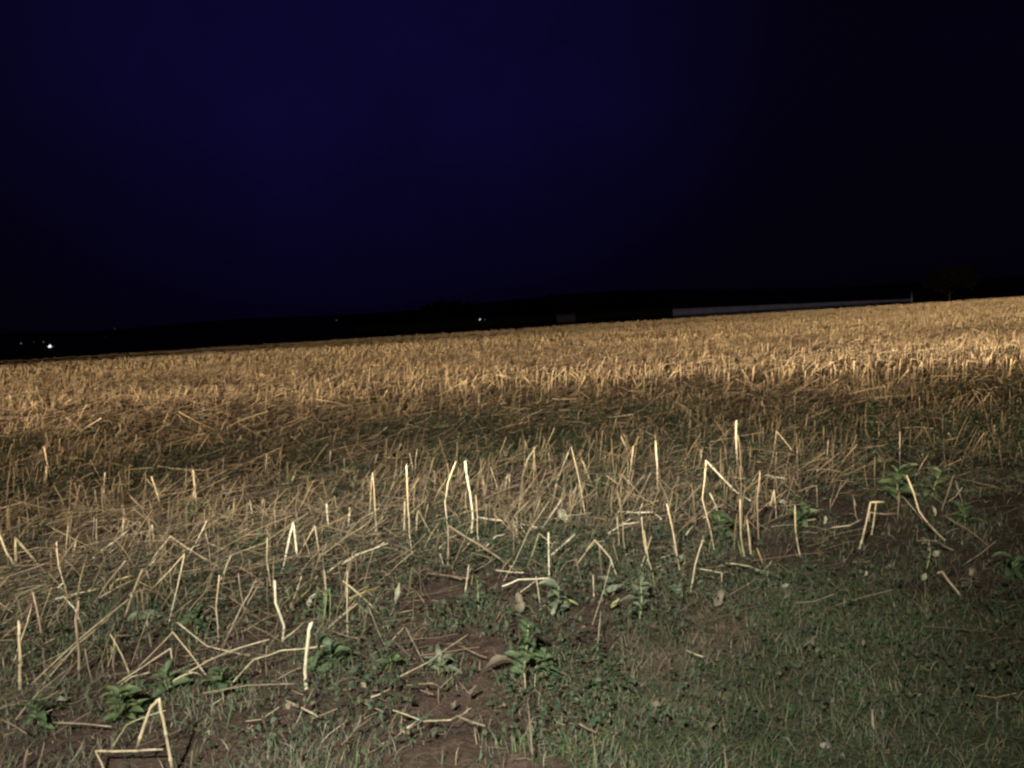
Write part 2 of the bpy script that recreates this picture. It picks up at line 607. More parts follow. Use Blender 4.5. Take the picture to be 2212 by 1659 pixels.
# ---------------------------------------------------------------- loose straw and chaff lying on the ground
def litter(n, y0, y1, lmin, lmax, r0, r1, lift, sides=3):
    x, y = scatter(n, y0, y1)
    P0 = np.stack([x, y, height(x, y)], -1)
    m, px, py = field_mask(P0, 330)
    cl = vnoise(x, y, 2.2, 31)
    keep = rng.random(n) < np.clip(m * 0.9 + 0.16, 0, 1) * np.clip((cl - 0.15) * 2.2, 0.1, 1)
    P0 = P0[keep]
    n = len(P0)
    L = lmin + (lmax - lmin) * rng.random(n) ** 2
    az = np.where(rng.random(n) < 0.55, rng.normal(0.55, 0.5, n), rng.uniform(0, 6.283, n))
    tl = np.radians(np.abs(rng.normal(0, 13, n)))
    d = np.stack([np.cos(az) * np.cos(tl), np.sin(az) * np.cos(tl), np.sin(tl)], -1)
    z0 = rng.random(n) ** 2 * lift + 0.004
    P = np.empty((n, 3, 3))
    P[:, 0] = P0 + np.array([0, 0, 1]) * z0[:, None]
    P[:, 2] = P[:, 0] + d * L[:, None]
    P[:, 1] = (P[:, 0] + P[:, 2]) / 2 + rng.normal(0, 0.006, (n, 3))
    for k in range(3):
        P[:, k, 2] = np.maximum(P[:, k, 2], height(P[:, k, 0], P[:, k, 1]) + 0.003)
    R = np.repeat((r0 + (r1 - r0) * rng.random(n))[:, None], 3, 1)
    base = np.array([[0.46, 0.36, 0.21], [0.66, 0.56, 0.36], [0.28, 0.205, 0.13], [0.16, 0.12, 0.085]])
    c = base[rng.choice(4, n, p=[0.16, 0.10, 0.36, 0.38])] * rng.uniform(0.55, 1.05, (n, 1))
    V, F = tubes(P, R, sides, cap=False)
    return V, F, np.repeat(c, 3 * sides, 0)


V, F, C = join([litter(70000, 2.0, 9, 0.015, 0.13, 0.0005, 0.0017, 0.05),
                litter(7000, 2.5, 5.4, 0.07, 0.32, 0.0007, 0.0017, 0.10),
                litter(22000, 3.4, 11, 0.08, 0.40, 0.0010, 0.0026, 0.15),
                litter(60000, 7, 26, 0.10, 0.50, 0.0018, 0.0036, 0.18)])
o = mesh_obj('loose_straw', V, F, STRAW_BULK, col=C)
tag(o, 'loose straw and chaff scattered over the brown soil', 'straw litter', kind='stuff')


def blades(n, y0, y1, fn, hmin, hmax, wd, cols, droop=0.9, flat=0.0):
    x, y = scatter(n, y0, y1, half=0.95)
    P0 = np.stack([x, y, height(x, y)], -1)
    px, py, _ = project(P0)
    keep = rng.random(n) < fn(px, py, x, y)
    P0 = P0[keep]
    n = len(P0)
    L = hmin + (hmax - hmin) * rng.random(n) ** 1.6
    az = rng.uniform(0, 6.283, n)
    tl = np.abs(rng.normal(0.45 + flat, 0.30, n))
    K = 4
    P = np.empty((n, K, 3))
    P[:, 0] = P0
    for k in range(1, K):
        tk = np.minimum(tl + droop * (k - 1) / 2 * rng.uniform(0.3, 1.0, n), 1.9)
        d = np.stack([np.sin(tk) * np.cos(az), np.sin(tk) * np.sin(az), np.cos(tk)], -1)
        P[:, k] = P[:, k - 1] + d * (L / (K - 1))[:, None]
        P[:, k, 2] = np.maximum(P[:, k, 2], P0[:, 2] + 0.003)
    a2 = az + np.pi / 2 + rng.normal(0, 0.4, n)
    side = np.stack([np.cos(a2), np.sin(a2), rng.normal(0, 0.25, n)], -1)
    Wd = (wd * rng.uniform(0.6, 1.3, n))[:, None] * np.array([1.0, 0.9, 0.65, 0.12])[None, :]
    V, F = ribbons(P, Wd, side)
    cols = np.asarray(cols)
    tone = 0.45 + 0.55 * vnoise(P0[:, 0], P0[:, 1], 3.0, 44) + 0.5 * vnoise(P0[:, 0], P0[:, 1], 9.0, 45)
    L *= 0.4 + 0.7 * vnoise(P0[:, 0], P0[:, 1], 6.0, 46) + 0.6 * vnoise(P0[:, 0], P0[:, 1], 1.8, 47)
    c = cols[rng.integers(0, len(cols), n)] * (rng.uniform(0.7, 1.25, n) * tone)[:, None]
    return V, F, np.repeat(c, K * 2, 0)


GREENS = [(0.080, 0.150, 0.048), (0.110, 0.170, 0.055), (0.070, 0.140, 0.060), (0.155, 0.175, 0.070), (0.21, 0.175, 0.10)]
GREYGR = [(0.11, 0.13, 0.085), (0.14, 0.155, 0.105), (0.085, 0.115, 0.075), (0.19, 0.175, 0.125)]
DRYS = [(0.27, 0.205, 0.135), (0.34, 0.265, 0.175), (0.21, 0.152, 0.105), (0.14, 0.12, 0.07)]


def f_verge(px, py, x, y):
    nn = vnoise(x, y, 2.6, 51) * 0.6 + vnoise(x, y, 8, 52) * 0.4
    edge = vnoise(x, y, 5, 57) * 150 - 75 + rng.normal(0, 42, x.shape)
    return in_poly(px + edge, py + edge * 0.8, VERGE) * (1 - 0.85 * (f_dry(px, py, x, y) > 0.25)) * np.clip((nn * 0.6 + vnoise(x, y, 1.1, 66) * 0.4 - 0.33) * 3.0, 0.04, 1)


def f_left(px, py, x, y):
    nn = vnoise(x, y, 4, 53)
    edge = vnoise(x, y, 6, 58) * 140 - 70 + rng.normal(0, 60, x.shape)
    return in_poly(px + edge, py + edge, LEFTG) * np.clip((nn - 0.3) * 2, 0.05, 1) * 0.8


def f_dry(px, py, x, y):
    edge = vnoise(x, y, 6, 59) * 120 - 60 + rng.normal(0, 35, x.shape)
    return (in_poly(px + edge, py + edge, DRYG) | in_poly(px + edge, py + edge, DRYG2) | in_poly(px + edge, py + edge, DRYG3)) * np.clip((vnoise(x, y, 5, 54) - 0.15) * 2, 0, 1)


def bare(px, py, x, y):
    """1 where plants grow, towards 0 on the trodden bare soil"""
    w = (vnoise(x, y, 7, 63) - 0.5) * 1.1 + (vnoise(x, y, 22, 64) - 0.5) * 0.5
    a = np.hypot((px - 985) / 135, (py - 1520) / 180) + w
    b = np.hypot((px - 1000) / 240, (py - 1290) / 46) + w
    c = np.hypot((px - 2040) / 560, (py - 1165) / 150) + w
    d = np.hypot((px - 1290) / 120, (py - 1350) / 45) + w
    return 0.07 + 0.93 * np.clip(np.minimum(np.minimum(a, b), np.minimum(c, d)) * 2.2 - 1.3, 0, 1)


WEEDS = [
 (275, 1560, 62, 26, 62, 'yellow', 'yellow green weed clump behind the biggest upside-down V stalk', 0.34, 1.0, 5),
 (1128, 1475, 130, 12, 60, 'green', 'tallest dark green weed standing in the middle of the bare soil', 0.5, 0.8, 3),
 (1185, 1470, 60, 8, 62, 'green', 'low fresh green weed right beside the tallest dark green weed', 0.5, 1.0, 3),
 (700, 1345, 70, 8, 62, 'green', 'bluish green weed behind and right of the thick bright cut stalk', 0.5, 1.0, 4),
 (1035, 1320, 78, 7, 48, 'green', 'dark weed on pale stems in front of the grey long slope stalk', 0.45, 1.0, 3),
 (1205, 1335, 74, 8, 76, 'grey', 'grey green weed with spreading leaves right of the drooping stem leaf', 0.36, 1.0, 2),
 (1382, 1345, 90, 9, 70, 'grey', 'grey green weed with tall leaves at the right of the weed row', 0.42, 1.0, 3),
 (425, 1375, 45, 6, 80, 'green', 'flat dark green weed right of the broad grey leaf', 0.6, 1.0, 3),
 (715, 1450, 45, 7, 66, 'green', 'blue green weed at the foot of the thick bright cut stalk', 0.5, 1.0, 4),
 (950, 1462, 40, 6, 58, 'grey', 'pale grey green rosette between bare soil straws and drooping leaf', 0.3, 1.0, 2),
 (838, 1455, 42, 7, 36, 'yellow', 'small yellowish weed on the bare soil left of the rosette', 0.5, 1.0, 3),
 (480, 1500, 50, 7, 55, 'green', 'leafy green weed right of the yellow green clump', 0.5, 1.0, 3),
 (365, 1500, 48, 6, 50, 'green', 'small green weed between yellow green clump and folded peak stalk', 0.5, 1.0, 3),
 (85, 1570, 50, 8, 60, 'green', 'dark weed near the left edge below the slanting straw bundle', 0.45, 1.0, 3),
 (500, 1190, 42, 6, 46, 'green', 'dark weed under the low roof straw at left', 0.5, 1.0, 3),
 (560, 1205, 50, 8, 50, 'green', 'bluish weed left of the tall upside-down V stalk', 0.5, 1.0, 3),
 (420, 1140, 50, 8, 40, 'green', 'dark weed growing behind the narrow pinched stalk at left', 0.45, 1.0, 3),
 (1160, 1200, 40, 7, 36, 'green', 'small dark weed left of the bright straight stalk', 0.5, 1.0, 3),
 (1560, 1170, 55, 8, 60, 'green', 'dark green weed under the crossed white straws', 0.5, 1.0, 3),
 (1730, 1140, 60, 8, 46, 'green', 'dark weed behind the lone upright stalk at right', 0.5, 1.0, 3),
 (1940, 1090, 72, 12, 56, 'green', 'large dark weed at the right behind the long curved stalk', 0.5, 1.0, 3),
 (2010, 1075, 60, 9, 50, 'green', 'dark bushy weed right of the large dark weed', 0.5, 1.0, 3),
 (2085, 1140, 44, 8, 50, 'green', 'low dark weed in the shade near the right edge', 0.5, 1.0, 3),
 (2000, 1230, 60, 7, 34, 'grey', 'pale flowering weed behind the hooked cane-like straw', 0.6, 1.0, 3),
 (2190, 1245, 34, 6, 46, 'green', 'green weed cut off by the right edge of the photo', 0.35, 1.0, 3),
 (1470, 1290, 40, 6, 50, 'grey', 'dull grey green weed at the start of the verge', 0.45, 1.0, 3),
 (1660, 1275, 36, 6, 44, 'grey', 'grey green weed beside the flat straw at the verge edge', 0.45, 1.0, 3),
 (2085, 1285, 40, 6, 46, 'dry', 'brownish round leaved weed right of the hooked cane-like straw', 0.7, 1.0, 0),
 (1885, 905, 34, 7, 40, 'green', 'dark weed patch at right in the unlit middle stubble', 0.5, 1.0, 3),
 (1280, 895, 30, 6, 34, 'green', 'small dark weed in the unlit stubble right of centre', 0.5, 1.0, 3),
]


def f_any(px, py, x, y):
    nn = vnoise(x, y, 1.7, 55) * 0.6 + vnoise(x, y, 6, 56) * 0.4
    near = np.zeros(x.shape)
    for wd in WEEDS:
        near = np.maximum(near, np.exp(-((px - wd[0]) / 62.0) ** 2 - ((py - wd[1]) / 30.0) ** 2))
    return np.clip(np.clip((nn - 0.34) * 2.6, 0.05, 0.9) * bare(px, py, x, y) * (1 - 0.85 * (f_dry(px, py, x, y) > 0.25)) + near * 0.8, 0, 1)


V, F, C = join([blades(380000, 1.6, 5.6, f_verge, 0.009, 0.044, 0.0013, GREENS + GREYGR[:2] + DRYS[2:], droop=1.5, flat=0.15),
                blades(150000, 1.6, 4.6, f_left, 0.015, 0.07, 0.0014, GREYGR + DRYS[2:], droop=1.1, flat=0.1),
                blades(330000, 1.6, 6.0, f_any, 0.015, 0.075, 0.0014, GREENS + GREYGR + GREYGR + DRYS[1:], droop=1.1, flat=0.1),
                blades(90000, 5.4, 9.0, f_any, 0.02, 0.11, 0.0022, GREENS + GREENS + DRYS[2:], droop=1.0, flat=0.1)])
o = mesh_obj('grass', V, F, LEAFY, col=C)
tag(o, 'short dark green grass growing on the verge at the field edge', 'grass', kind='stuff')
V, F, C = join([blades(130000, 1.8, 5.0, f_dry, 0.03, 0.12, 0.0010, DRYS[:3], droop=1.1, flat=0.4),
                blades(60000, 1.6, 7.5, lambda px, py, x, y: np.clip((vnoise(x, y, 2.4, 61) - 0.42) * 1.6, 0.05, 0.7), 0.03, 0.10, 0.0009, DRYS, droop=1.2, flat=0.8)])
o = mesh_obj('dry_grass', V, F, LEAFY, col=C)
tag(o, 'matted pale dry grass lying over soil beside the green verge', 'dry grass', kind='stuff')


# ---------------------------------------------------------------- small green regrowth between the stalks
def regrowth(n, y0, y1, s0, s1, thr):
    x, y = scatter(n, y0, y1)
    P0 = np.stack([x, y, height(x, y)], -1)
    px, py, _ = project(P0)
    nn = vnoise(x, y, 0.8, 71) * 0.5 + vnoise(x, y, 2.4, 72) * 0.5
    keep = rng.random(n) < np.clip((nn - thr) * 4.5, 0.01, 1) * (1 - 0.5 * in_poly(px, py, VERGE)) * (1 - 0.85 * (f_dry(px, py, x, y) > 0.2)) * bare(px, py, x, y)
    P0, nn = P0[keep], nn[keep]
    n = len(P0)
    s = s0 + (s1 - s0) * rng.random(n)
    az = rng.uniform(0, 6.283, n)
    P = np.empty((n, 4, 3))
    z = rng.random(n) ** 1.4 * np.where(y[keep] > 4.6, 0.17, 0.08)
    P[:, 0] = P0 + np.stack([np.zeros(n), np.zeros(n), z + 0.006], -1)
    tl = rng.uniform(0.1, 1.0, n)
    for k in range(1, 4):
        d = np.stack([np.cos(az) * np.cos(tl), np.sin(az) * np.cos(tl), np.sin(tl)], -1)
        P[:, k] = P[:, k - 1] + d * (s / 3)[:, None]
        tl = tl - rng.uniform(0.2, 0.7, n)
    P[:, :, 2] = np.maximum(P[:, :, 2], P0[:, 2:3] + 0.005)
    a2 = az + np.pi / 2
    side = np.stack([np.cos(a2), np.sin(a2), rng.normal(0, 0.3, n)], -1)
    Wd = s[:, None] * np.array([0.07, 0.30, 0.24, 0.03])[None, :] * rng.uniform(0.6, 1.1, (n, 1))
    V, F = ribbons(P, Wd, side)
    cols = np.array([(0.055, 0.095, 0.052), (0.070, 0.110, 0.058), (0.09, 0.12, 0.065), (0.13, 0.135, 0.08), (0.20, 0.16, 0.10)])
    c = cols[rng.choice(5, n, p=[0.3, 0.28, 0.2, 0.12, 0.10])] * rng.uniform(0.7, 1.25, (n, 1))
    return V, F, np.repeat(c, 8, 0)


V, F, C = join([regrowth(200000, 2.0, 8.5, 0.006, 0.027, 0.37), regrowth(50000, 4.4, 9.5, 0.012, 0.04, 0.40), regrowth(9000, 7, 15, 0.012, 0.04, 0.48)])
o = mesh_obj('ground_weeds', V, F, LEAFY, col=C)
tag(o, 'low dark green weeds spreading between the straw stalks', 'weeds', kind='stuff')

# ================================================================ individual stalks
OFF = {'A': (0, 972), 'B': (737.7, 918), 'C': (1475.3, 918), 'D': (0, 1242), 'E': (737.7, 1242), 'F': (1475.3, 1242), 'P': (0, 0)}
SC = 0.3335


def to_px(reg, p):
    if reg == 'P':
        return p
    ox, oy = OFF[reg]
    return ox + p[0] * SC, oy + p[1] * SC


# region, points (root first), width, tone, lay (0 upright plane .. 1 flat on the ground; 'g' = both ends on the ground), own label
HAND = [
 ('D', [(130,745),(130,520),(125,305)], 30, 'm', 0, 'thick pale upright stalk standing alone at the left edge of the photo'),
 ('D', [(60,620),(130,440),(205,200)], 14, 'm', 0.2, ''),
 ('D', [(285,600),(260,330),(215,120)], 20, 'd', 0, ''),
 ('D', [(512,690),(490,290),(510,165)], 30, 'd', 0, 'thick dull brown stalk standing behind the bundle of slanting straws'),
 ('D', [(130,760),(520,410),(835,155)], 16, 'm', 0.5, 'longest straw of the slanting bundle at lower left'),
 ('D', [(220,760),(500,450),(740,250)], 16, 'm', 0.5, ''),
 ('D', [(310,780),(480,580),(620,425)], 14, 'd', 0.5, ''),
 ('D', [(100,920),(250,760),(480,580)], 14, 'd', 0.6, ''),
 ('D', [(1620,505),(1500,500),(1340,460),(1140,300)], 20, 'm', 'h', 'pale bent straw sagging like a hammock in the lower left'),
 ('D', [(1120,670),(1340,560),(1480,495),(1735,420)], 18, 'm', 0.6, ''),
 ('D', [(1490,700),(1640,550),(1820,490),(2095,460)], 20, 'm', 0.7, 'long curved pale straw arching towards the thick bright cut stalk'),
 ('D', [(1985,740),(1975,620),(1995,420),(2015,310)], 35, 'b', 0, 'thick bright cut stalk with square top standing left of the bare soil'),
 ('D', [(840,635),(790,520),(715,385)], 18, 'm', 0, ''),
 ('D', [(1130,720),(1105,475),(740,715)], 18, 'm', 'g', 'stalk folded into a wide peak behind the yellow green weed clump'),
 ('D', [(890,590),(1120,370),(1335,650)], 16, 'm', 'g', 'straw folded into a tent shape left of the sagging bent straw'),
 ('D', [(890,1110),(975,860),(1030,800),(1060,950),(1125,1300)], 34, 'm', 0, 'biggest stalk folded into an upside-down V at the bottom left'),
 ('D', [(690,1290),(620,1140),(860,1140),(1060,1130)], 24, 'm', 0, 'elbow bent stalk with a level arm crossing the biggest upside-down V'),
 ('D', [(1825,440),(1840,330),(1785,180),(1780,45)], 26, 'b', 0, 'bright stalk with bowed stem standing behind the thick bright cut stalk'),
 ('D', [(1415,430),(1400,200),(1420,10)], 15, 'm', 0, ''),
 ('D', [(1870,220),(1955,5)], 15, 'm', 0.3, ''),
 ('D', [(1850,230),(1940,150),(2010,85)], 15, 'y', 0.4, ''),
 ('D', [(1700,290),(1500,150)], 18, 'd', 0.4, ''),
 ('D', [(600,690),(550,480)], 15, 'd', 0, ''),
 ('D', [(1615,330),(1575,190),(1545,0)], 16, 'd', 0, ''),
 ('D', [(955,210),(945,112),(985,180)], 14, 'd', 0, ''),
 ('D', [(1900,985),(2030,740)], 18, 'd', 0.3, ''),
 ('D', [(2075,905),(1860,815)], 20, 'm', 0.6, ''),
 ('D', [(340,955),(720,965)], 14, 'd', 1, ''),
 ('D', [(1320,750),(1600,715),(1900,705)], 16, 'd', 1, 'long dull straw lying flat below the thick bright cut stalk'),
 ('D', [(730,1090),(820,970),(910,930),(1060,880)], 18, 'g', 0.6, 'curved greenish blade behind the biggest upside-down V stalk'),
 ('D', [(2040,390),(2095,300),(2115,130)], 15, 'g', 0, ''),
 ('D', [(2130,340),(2140,200),(2135,100)], 12, 'g', 0, ''),
 ('D', [(1180,640),(1215,530)], 14, 'd', 0.2, ''),
 ('D', [(1235,1260),(1245,1150)], 16, 'd', 0, ''),
 ('D', [(1735,1020),(1700,915)], 18, 'd', 0, ''),
 ('D', [(240,1240),(290,1080)], 12, 'd', 0.2, ''),
 ('D', [(430,1220),(500,1160),(540,1085)], 12, 'd', 0.5, ''),
 ('D', [(700,760),(850,660),(970,630)], 14, 'm', 0.7, ''),
 ('D', [(170,1010),(20,940)], 12, 'd', 0.6, ''),
 ('D', [(155,1260),(175,1150)], 26, 'd', 0, ''),
 ('D', [(735,620),(720,470)], 14, 'd', 0, ''),
 ('D', [(980,470),(950,290)], 14, 'd', 0, ''),
 ('D', [(1690,640),(1670,560)], 14, 'd', 0, ''),
 ('D', [(1830,410),(1900,370),(1975,300)], 14, 'm', 0.7, ''),
 ('A', [(105,750),(100,570),(290,790)], 24, 'm', 'g', 'stalk folded in half with its long tip down at far left'),
 ('A', [(95,745),(40,660),(0,555)], 22, 'm', 0, 'stalk leaning out of the left edge beside the folded one'),
 ('A', [(485,790),(660,650),(845,510)], 17, 'b', 0.5, 'longest bright slanting straw in the left part of the field'),
 ('A', [(860,580),(735,485)], 15, 'm', 0.2, ''),
 ('A', [(920,580),(905,465),(850,590)], 16, 'm', 0, 'narrow folded stalk right of the longest bright slanting straw'),
 ('A', [(1000,610),(985,485),(940,600)], 16, 'b', 0, 'narrow bright stalk pinched into a pointed arch at left'),
 ('A', [(960,740),(1030,650),(1105,560),(1250,660),(1415,755)], 20, 'm', 'g', 'long straw kinked like a low roof left of the upside-down V pair'),
 ('A', [(1390,510),(1490,360)], 15, 'b', 0.3, ''),
 ('A', [(1540,560),(1700,480),(1840,395)], 17, 'm', 0.5, ''),
 ('A', [(1480,590),(1620,415)], 16, 'm', 0.3, ''),
 ('A', [(1860,510),(1630,330)], 17, 'm', 0.4, ''),
 ('A', [(1815,810),(1860,640),(1900,470),(1925,690)], 20, 'b', 0, 'bright stalk folded into a tall upside-down V left of centre'),
 ('A', [(2075,720),(2040,490),(1930,690)], 17, 'm', 0, ''),
 ('A', [(1975,720),(1970,580)], 22, 'm', 0, ''),
 ('A', [(455,615),(440,470)], 20, 'd', 0, ''),
 ('A', [(450,760),(500,560)], 18, 'm', 0.2, ''),
 ('A', [(1060,410),(1020,290),(980,170)], 20, 'm', 0, ''),
 ('A', [(1280,440),(1262,250),(1250,130)], 24, 'm', 0, 'ragged stalk with peeling sides at upper left of the foreground'),
 ('A', [(1240,400),(1255,260)], 20, 'm', 0, ''),
 ('A', [(1435,300),(1442,230),(1465,300)], 16, 'b', 0, ''),
 ('A', [(2135,550),(2115,350)], 16, 'b', 0, ''),
 ('A', [(2120,500),(2185,445)], 16, 'b', 0.5, ''),
 ('A', [(1450,635),(1370,610)], 17, 'm', 0.7, ''),
 ('A', [(340,960),(640,900)], 18, 'm', 1, ''),
 ('A', [(640,945),(780,880),(900,830)], 18, 'm', 0.9, ''),
 ('A', [(710,890),(760,840),(855,815)], 20, 'y', 0.6, 'bright yellow curled straw at left above the broad grey leaf'),
 ('A', [(1680,450),(1705,315)], 16, 'm', 0, ''),
 ('A', [(285,320),(300,110)], 24, 'm', 0, ''),
 ('A', [(190,170),(280,0)], 18, 'm', 0.2, ''),
 ('A', [(1870,250),(1920,125)], 16, 'b', 0.2, ''),
 ('A', [(2110,350),(2180,220)], 15, 'm', 0.2, ''),
 ('A', [(470,510),(640,440),(800,375)], 14, 'd', 0.6, ''),
 ('A', [(330,200),(300,60),(285,-20)], 15, 'm', 0, ''),
 ('A', [(600,590),(610,430)], 18, 'd', 0, ''),
 ('A', [(820,540),(800,370)], 16, 'd', 0, ''),
 ('A', [(1180,760),(1190,640)], 14, 'd', 0, ''),
 ('A', [(2120,780),(2212,720)], 16, 'm', 0.6, ''),
 ('A', [(2090,670),(2155,630)], 16, 'b', 0.7, ''),
 ('A', [(500,660),(600,640)], 12, 'm', 0.9, ''),
 ('A', [(710,655),(790,600)], 14, 'b', 0.7, ''),
 ('A', [(970,740),(1005,705)], 14, 'b', 0.7, ''),
 ('A', [(370,885),(420,850)], 14, 'b', 0.7, ''),
 ('A', [(1640,500),(1620,330)], 18, 'm', 0, ''),
 ('A', [(1320,640),(1340,520)], 12, 'd', 0, ''),
 ('A', [(620,380),(615,260)], 16, 'd', 0, ''),
 ('A', [(670,330),(680,150)], 16, 'm', 0, ''),
 ('A', [(60,440),(180,300)], 14, 'd', 0.4, ''),
 ('A', [(1560,470),(1500,430),(1440,420)], 14, 'd', 0.6, ''),
 ('B', [(840,720),(850,600),(840,500),(820,380),(800,230)], 24, 'b', 0, 'tallest bright stalk in the centre with a gently bowed stem'),
 ('B', [(800,590),(805,430)], 16, 'm', 0, ''),
 ('B', [(892,840),(880,700),(870,460)], 16, 'm', 0, 'thin upright stalk just right of the tallest bright central stalk'),
 ('B', [(460,840),(440,710),(430,520),(420,255)], 17, 'm', 0, 'tall thin stalk left of centre meeting a long slanting straw'),
 ('B', [(80,690),(210,590),(320,420),(418,262)], 13, 'm', 0.5, 'long slanting straw rising to the top of a tall thin stalk'),
 ('B', [(225,720),(215,500),(200,310)], 17, 'm', 0, ''),
 ('B', [(180,620),(190,450),(198,330)], 14, 'm', 0, ''),
 ('B', [(685,640),(670,500),(690,370),(740,240)], 14, 'b', 0, 'slender bright straw curving right beside the tallest central stalk'),
 ('B', [(1365,470),(1400,350),(1485,140)], 15, 'b', 0.3, 'long bright straw leaning right above the pale round leaf'),
 ('B', [(1590,640),(1540,360),(1488,145)], 15, 'm', 0.1, ''),
 ('B', [(690,910),(690,650),(900,780),(1130,940)], 24, 'd', 'g', 'thick grey stalk broken over into a long slope at centre'),
 ('B', [(1290,660),(1110,630),(885,598)], 16, 'b', 0.9, 'bright straw lying level right of the tallest bright central stalk'),
 ('B', [(1100,605),(1155,540)], 16, 'b', 0.4, ''),
 ('B', [(1195,700),(1120,590)], 17, 'm', 0.2, ''),
 ('B', [(1115,850),(1115,620)], 14, 'd', 0, ''),
 ('B', [(1155,780),(1125,650)], 20, 'm', 0, ''),
 ('B', [(2070,600),(2020,565),(1790,560)], 18, 'b', 0.8, 'very bright level straw with hooked end right of the pale leaf'),
 ('B', [(1730,690),(1810,645),(1925,630)], 16, 'b', 0.8, ''),
 ('B', [(1810,640),(1885,595)], 16, 'b', 0.8, ''),
 ('B', [(1345,990),(1340,695)], 18, 'b', 0, 'bright straight stalk standing in front of the pale round leaf'),
 ('B', [(1360,830),(1510,710)], 17, 'b', 0.6, ''),
 ('B', [(1510,910),(1640,745),(1740,860),(1790,990)], 20, 'm', 'g', 'dull straw bowed over into a wide arch right of centre'),
 ('B', [(2030,1030),(1985,860),(1960,690)], 18, 'm', 0, ''),
 ('B', [(1920,970),(2005,730)], 15, 'm', 0.2, ''),
 ('B', [(1040,1020),(1130,870),(1205,700),(1345,490)], 15, 'm', 0.4, 'very long straw leaning right through the middle of the foreground'),
 ('B', [(1220,670),(1285,480)], 14, 'm', 0.2, ''),
 ('B', [(1435,545),(1520,400)], 16, 'b', 0.3, ''),
 ('B', [(1262,360),(1245,145)], 16, 'm', 0, ''),
 ('B', [(1040,1035),(1150,1000),(1360,990)], 17, 'b', 0.9, 'bright shallow curved straw lying in front of the long slope stalk'),
 ('B', [(1150,1075),(1255,1010)], 15, 'b', 0.8, ''),
 ('B', [(1290,1170),(1260,980)], 16, 'm', 0, ''),
 ('B', [(1635,1105),(1630,980)], 17, 'm', 0, ''),
 ('B', [(38,720),(55,535)], 20, 'b', 0, ''),
 ('B', [(0,890),(100,840),(300,765)], 18, 'b', 0.8, ''),
 ('B', [(170,790),(250,710)], 17, 'b', 0.5, ''),
 ('B', [(2050,420),(2045,260),(2035,110)], 18, 'b', 0, ''),
 ('B', [(1850,430),(1890,140)], 18, 'm', 0, ''),
 ('B', [(1880,220),(1810,75)], 18, 'm', 0, ''),
 ('B', [(1630,400),(1560,230)], 18, 'm', 0, ''),
 ('B', [(800,1080),(825,905)], 12, 'b', 0, ''),
 ('B', [(470,300),(440,180)], 16, 'm', 0, ''),
 ('B', [(208,275),(235,180)], 14, 'b', 0.2, ''),
 ('B', [(350,240),(380,175)], 14, 'b', 0.2, ''),
 ('B', [(1080,480),(1090,320)], 16, 'm', 0, ''),
 ('B', [(560,960),(830,985)], 16, 'd', 1, ''),
 ('B', [(1180,945),(1000,940)], 14, 'm', 1, ''),
 ('B', [(50,1110),(150,1080),(250,1045)], 20, 'y', 0.8, 'bright yellow straw lying left of the leafy weed group'),
 ('B', [(40,1185),(90,1140)], 12, 'm', 0.8, ''),
 ('B', [(1835,1075),(1920,1000)], 15, 'm', 0.4, ''),
 ('B', [(2010,925),(2065,915),(2070,860),(2150,835)], 16, 'm', 0.5, 'angular dull straw with two elbows at the right of centre'),
 ('B', [(780,990),(690,970)], 12, 'd', 1, ''),
 ('B', [(130,930),(125,850)], 14, 'd', 0, ''),
 ('B', [(480,720),(490,570)], 15, 'm', 0, ''),
 ('B', [(580,700),(500,560)], 13, 'm', 0, ''),
 ('B', [(665,910),(640,840)], 18, 'm', 0, ''),
 ('B', [(960,640),(960,480)], 13, 'd', 0, ''),
 ('B', [(935,780),(1000,720),(1060,705)], 14, 'b', 0.6, ''),
 ('B', [(1420,930),(1460,885),(1530,870)], 13, 'd', 0.7, ''),
 ('B', [(1800,780),(1785,600)], 14, 'm', 0, ''),
 ('B', [(400,740),(410,500)], 16, 'm', 0, ''),
 ('B', [(1690,1000),(1670,790)], 14, 'd', 0, ''),
 ('B', [(1560,1010),(1520,870)], 15, 'd', 0, ''),
 ('B', [(1240,260),(1220,290),(1330,250)], 13, 'm', 0.5, ''),
 ('B', [(760,130),(1000,90)], 14, 'm', 0.7, ''),
 ('B', [(930,480),(915,330)], 14, 'm', 0, ''),
 ('B', [(1000,120),(1070,145)], 16, 'b', 0.8, ''),
 ('B', [(620,800),(700,730),(765,710)], 14, 'm', 0.6, ''),
 ('C', [(352,275),(345,130),(345,-25)], 20, 'b', 0, 'brightest tall vertical stalk in the right part of the stubble'),
 ('C', [(205,830),(180,690),(125,480),(150,230)], 18, 'm', 0, 'tall bowed stalk under the long broken top at right of centre'),
 ('C', [(470,500),(350,440),(150,232)], 20, 'b', 0.1, 'long bright broken top sloping down right from a tall stalk'),
 ('C', [(490,740),(480,480),(500,300)], 20, 'd', 0, ''),
 ('C', [(245,650),(215,530),(175,445)], 16, 'b', 0, 'white straw leaning left that crosses another into an X'),
 ('C', [(110,620),(230,510)], 15, 'b', 0.4, 'white straw leaning right that crosses another into an X'),
 ('C', [(400,850),(375,720),(370,490)], 20, 'm', 0, ''),
 ('C', [(440,835),(415,610)], 22, 'm', 0, ''),
 ('C', [(760,850),(730,690),(725,525)], 18, 'm', 0, 'lone upright stalk over dark soil left of the square arch'),
 ('C', [(605,600),(590,420),(565,520)], 18, 'm', 0, ''),
 ('C', [(1140,800),(1185,640),(1215,500),(1300,498)], 23, 'm', 0, 'stalk bent square at its top above the dark soil at right'),
 ('C', [(1220,710),(1250,510)], 18, 'm', 0, ''),
 ('C', [(1205,620),(1210,565),(1330,580)], 14, 'm', 0, ''),
 ('C', [(960,655),(1080,650),(1165,605)], 18, 'm', 0.7, 'pale twig lying left of the square bent stalk'),
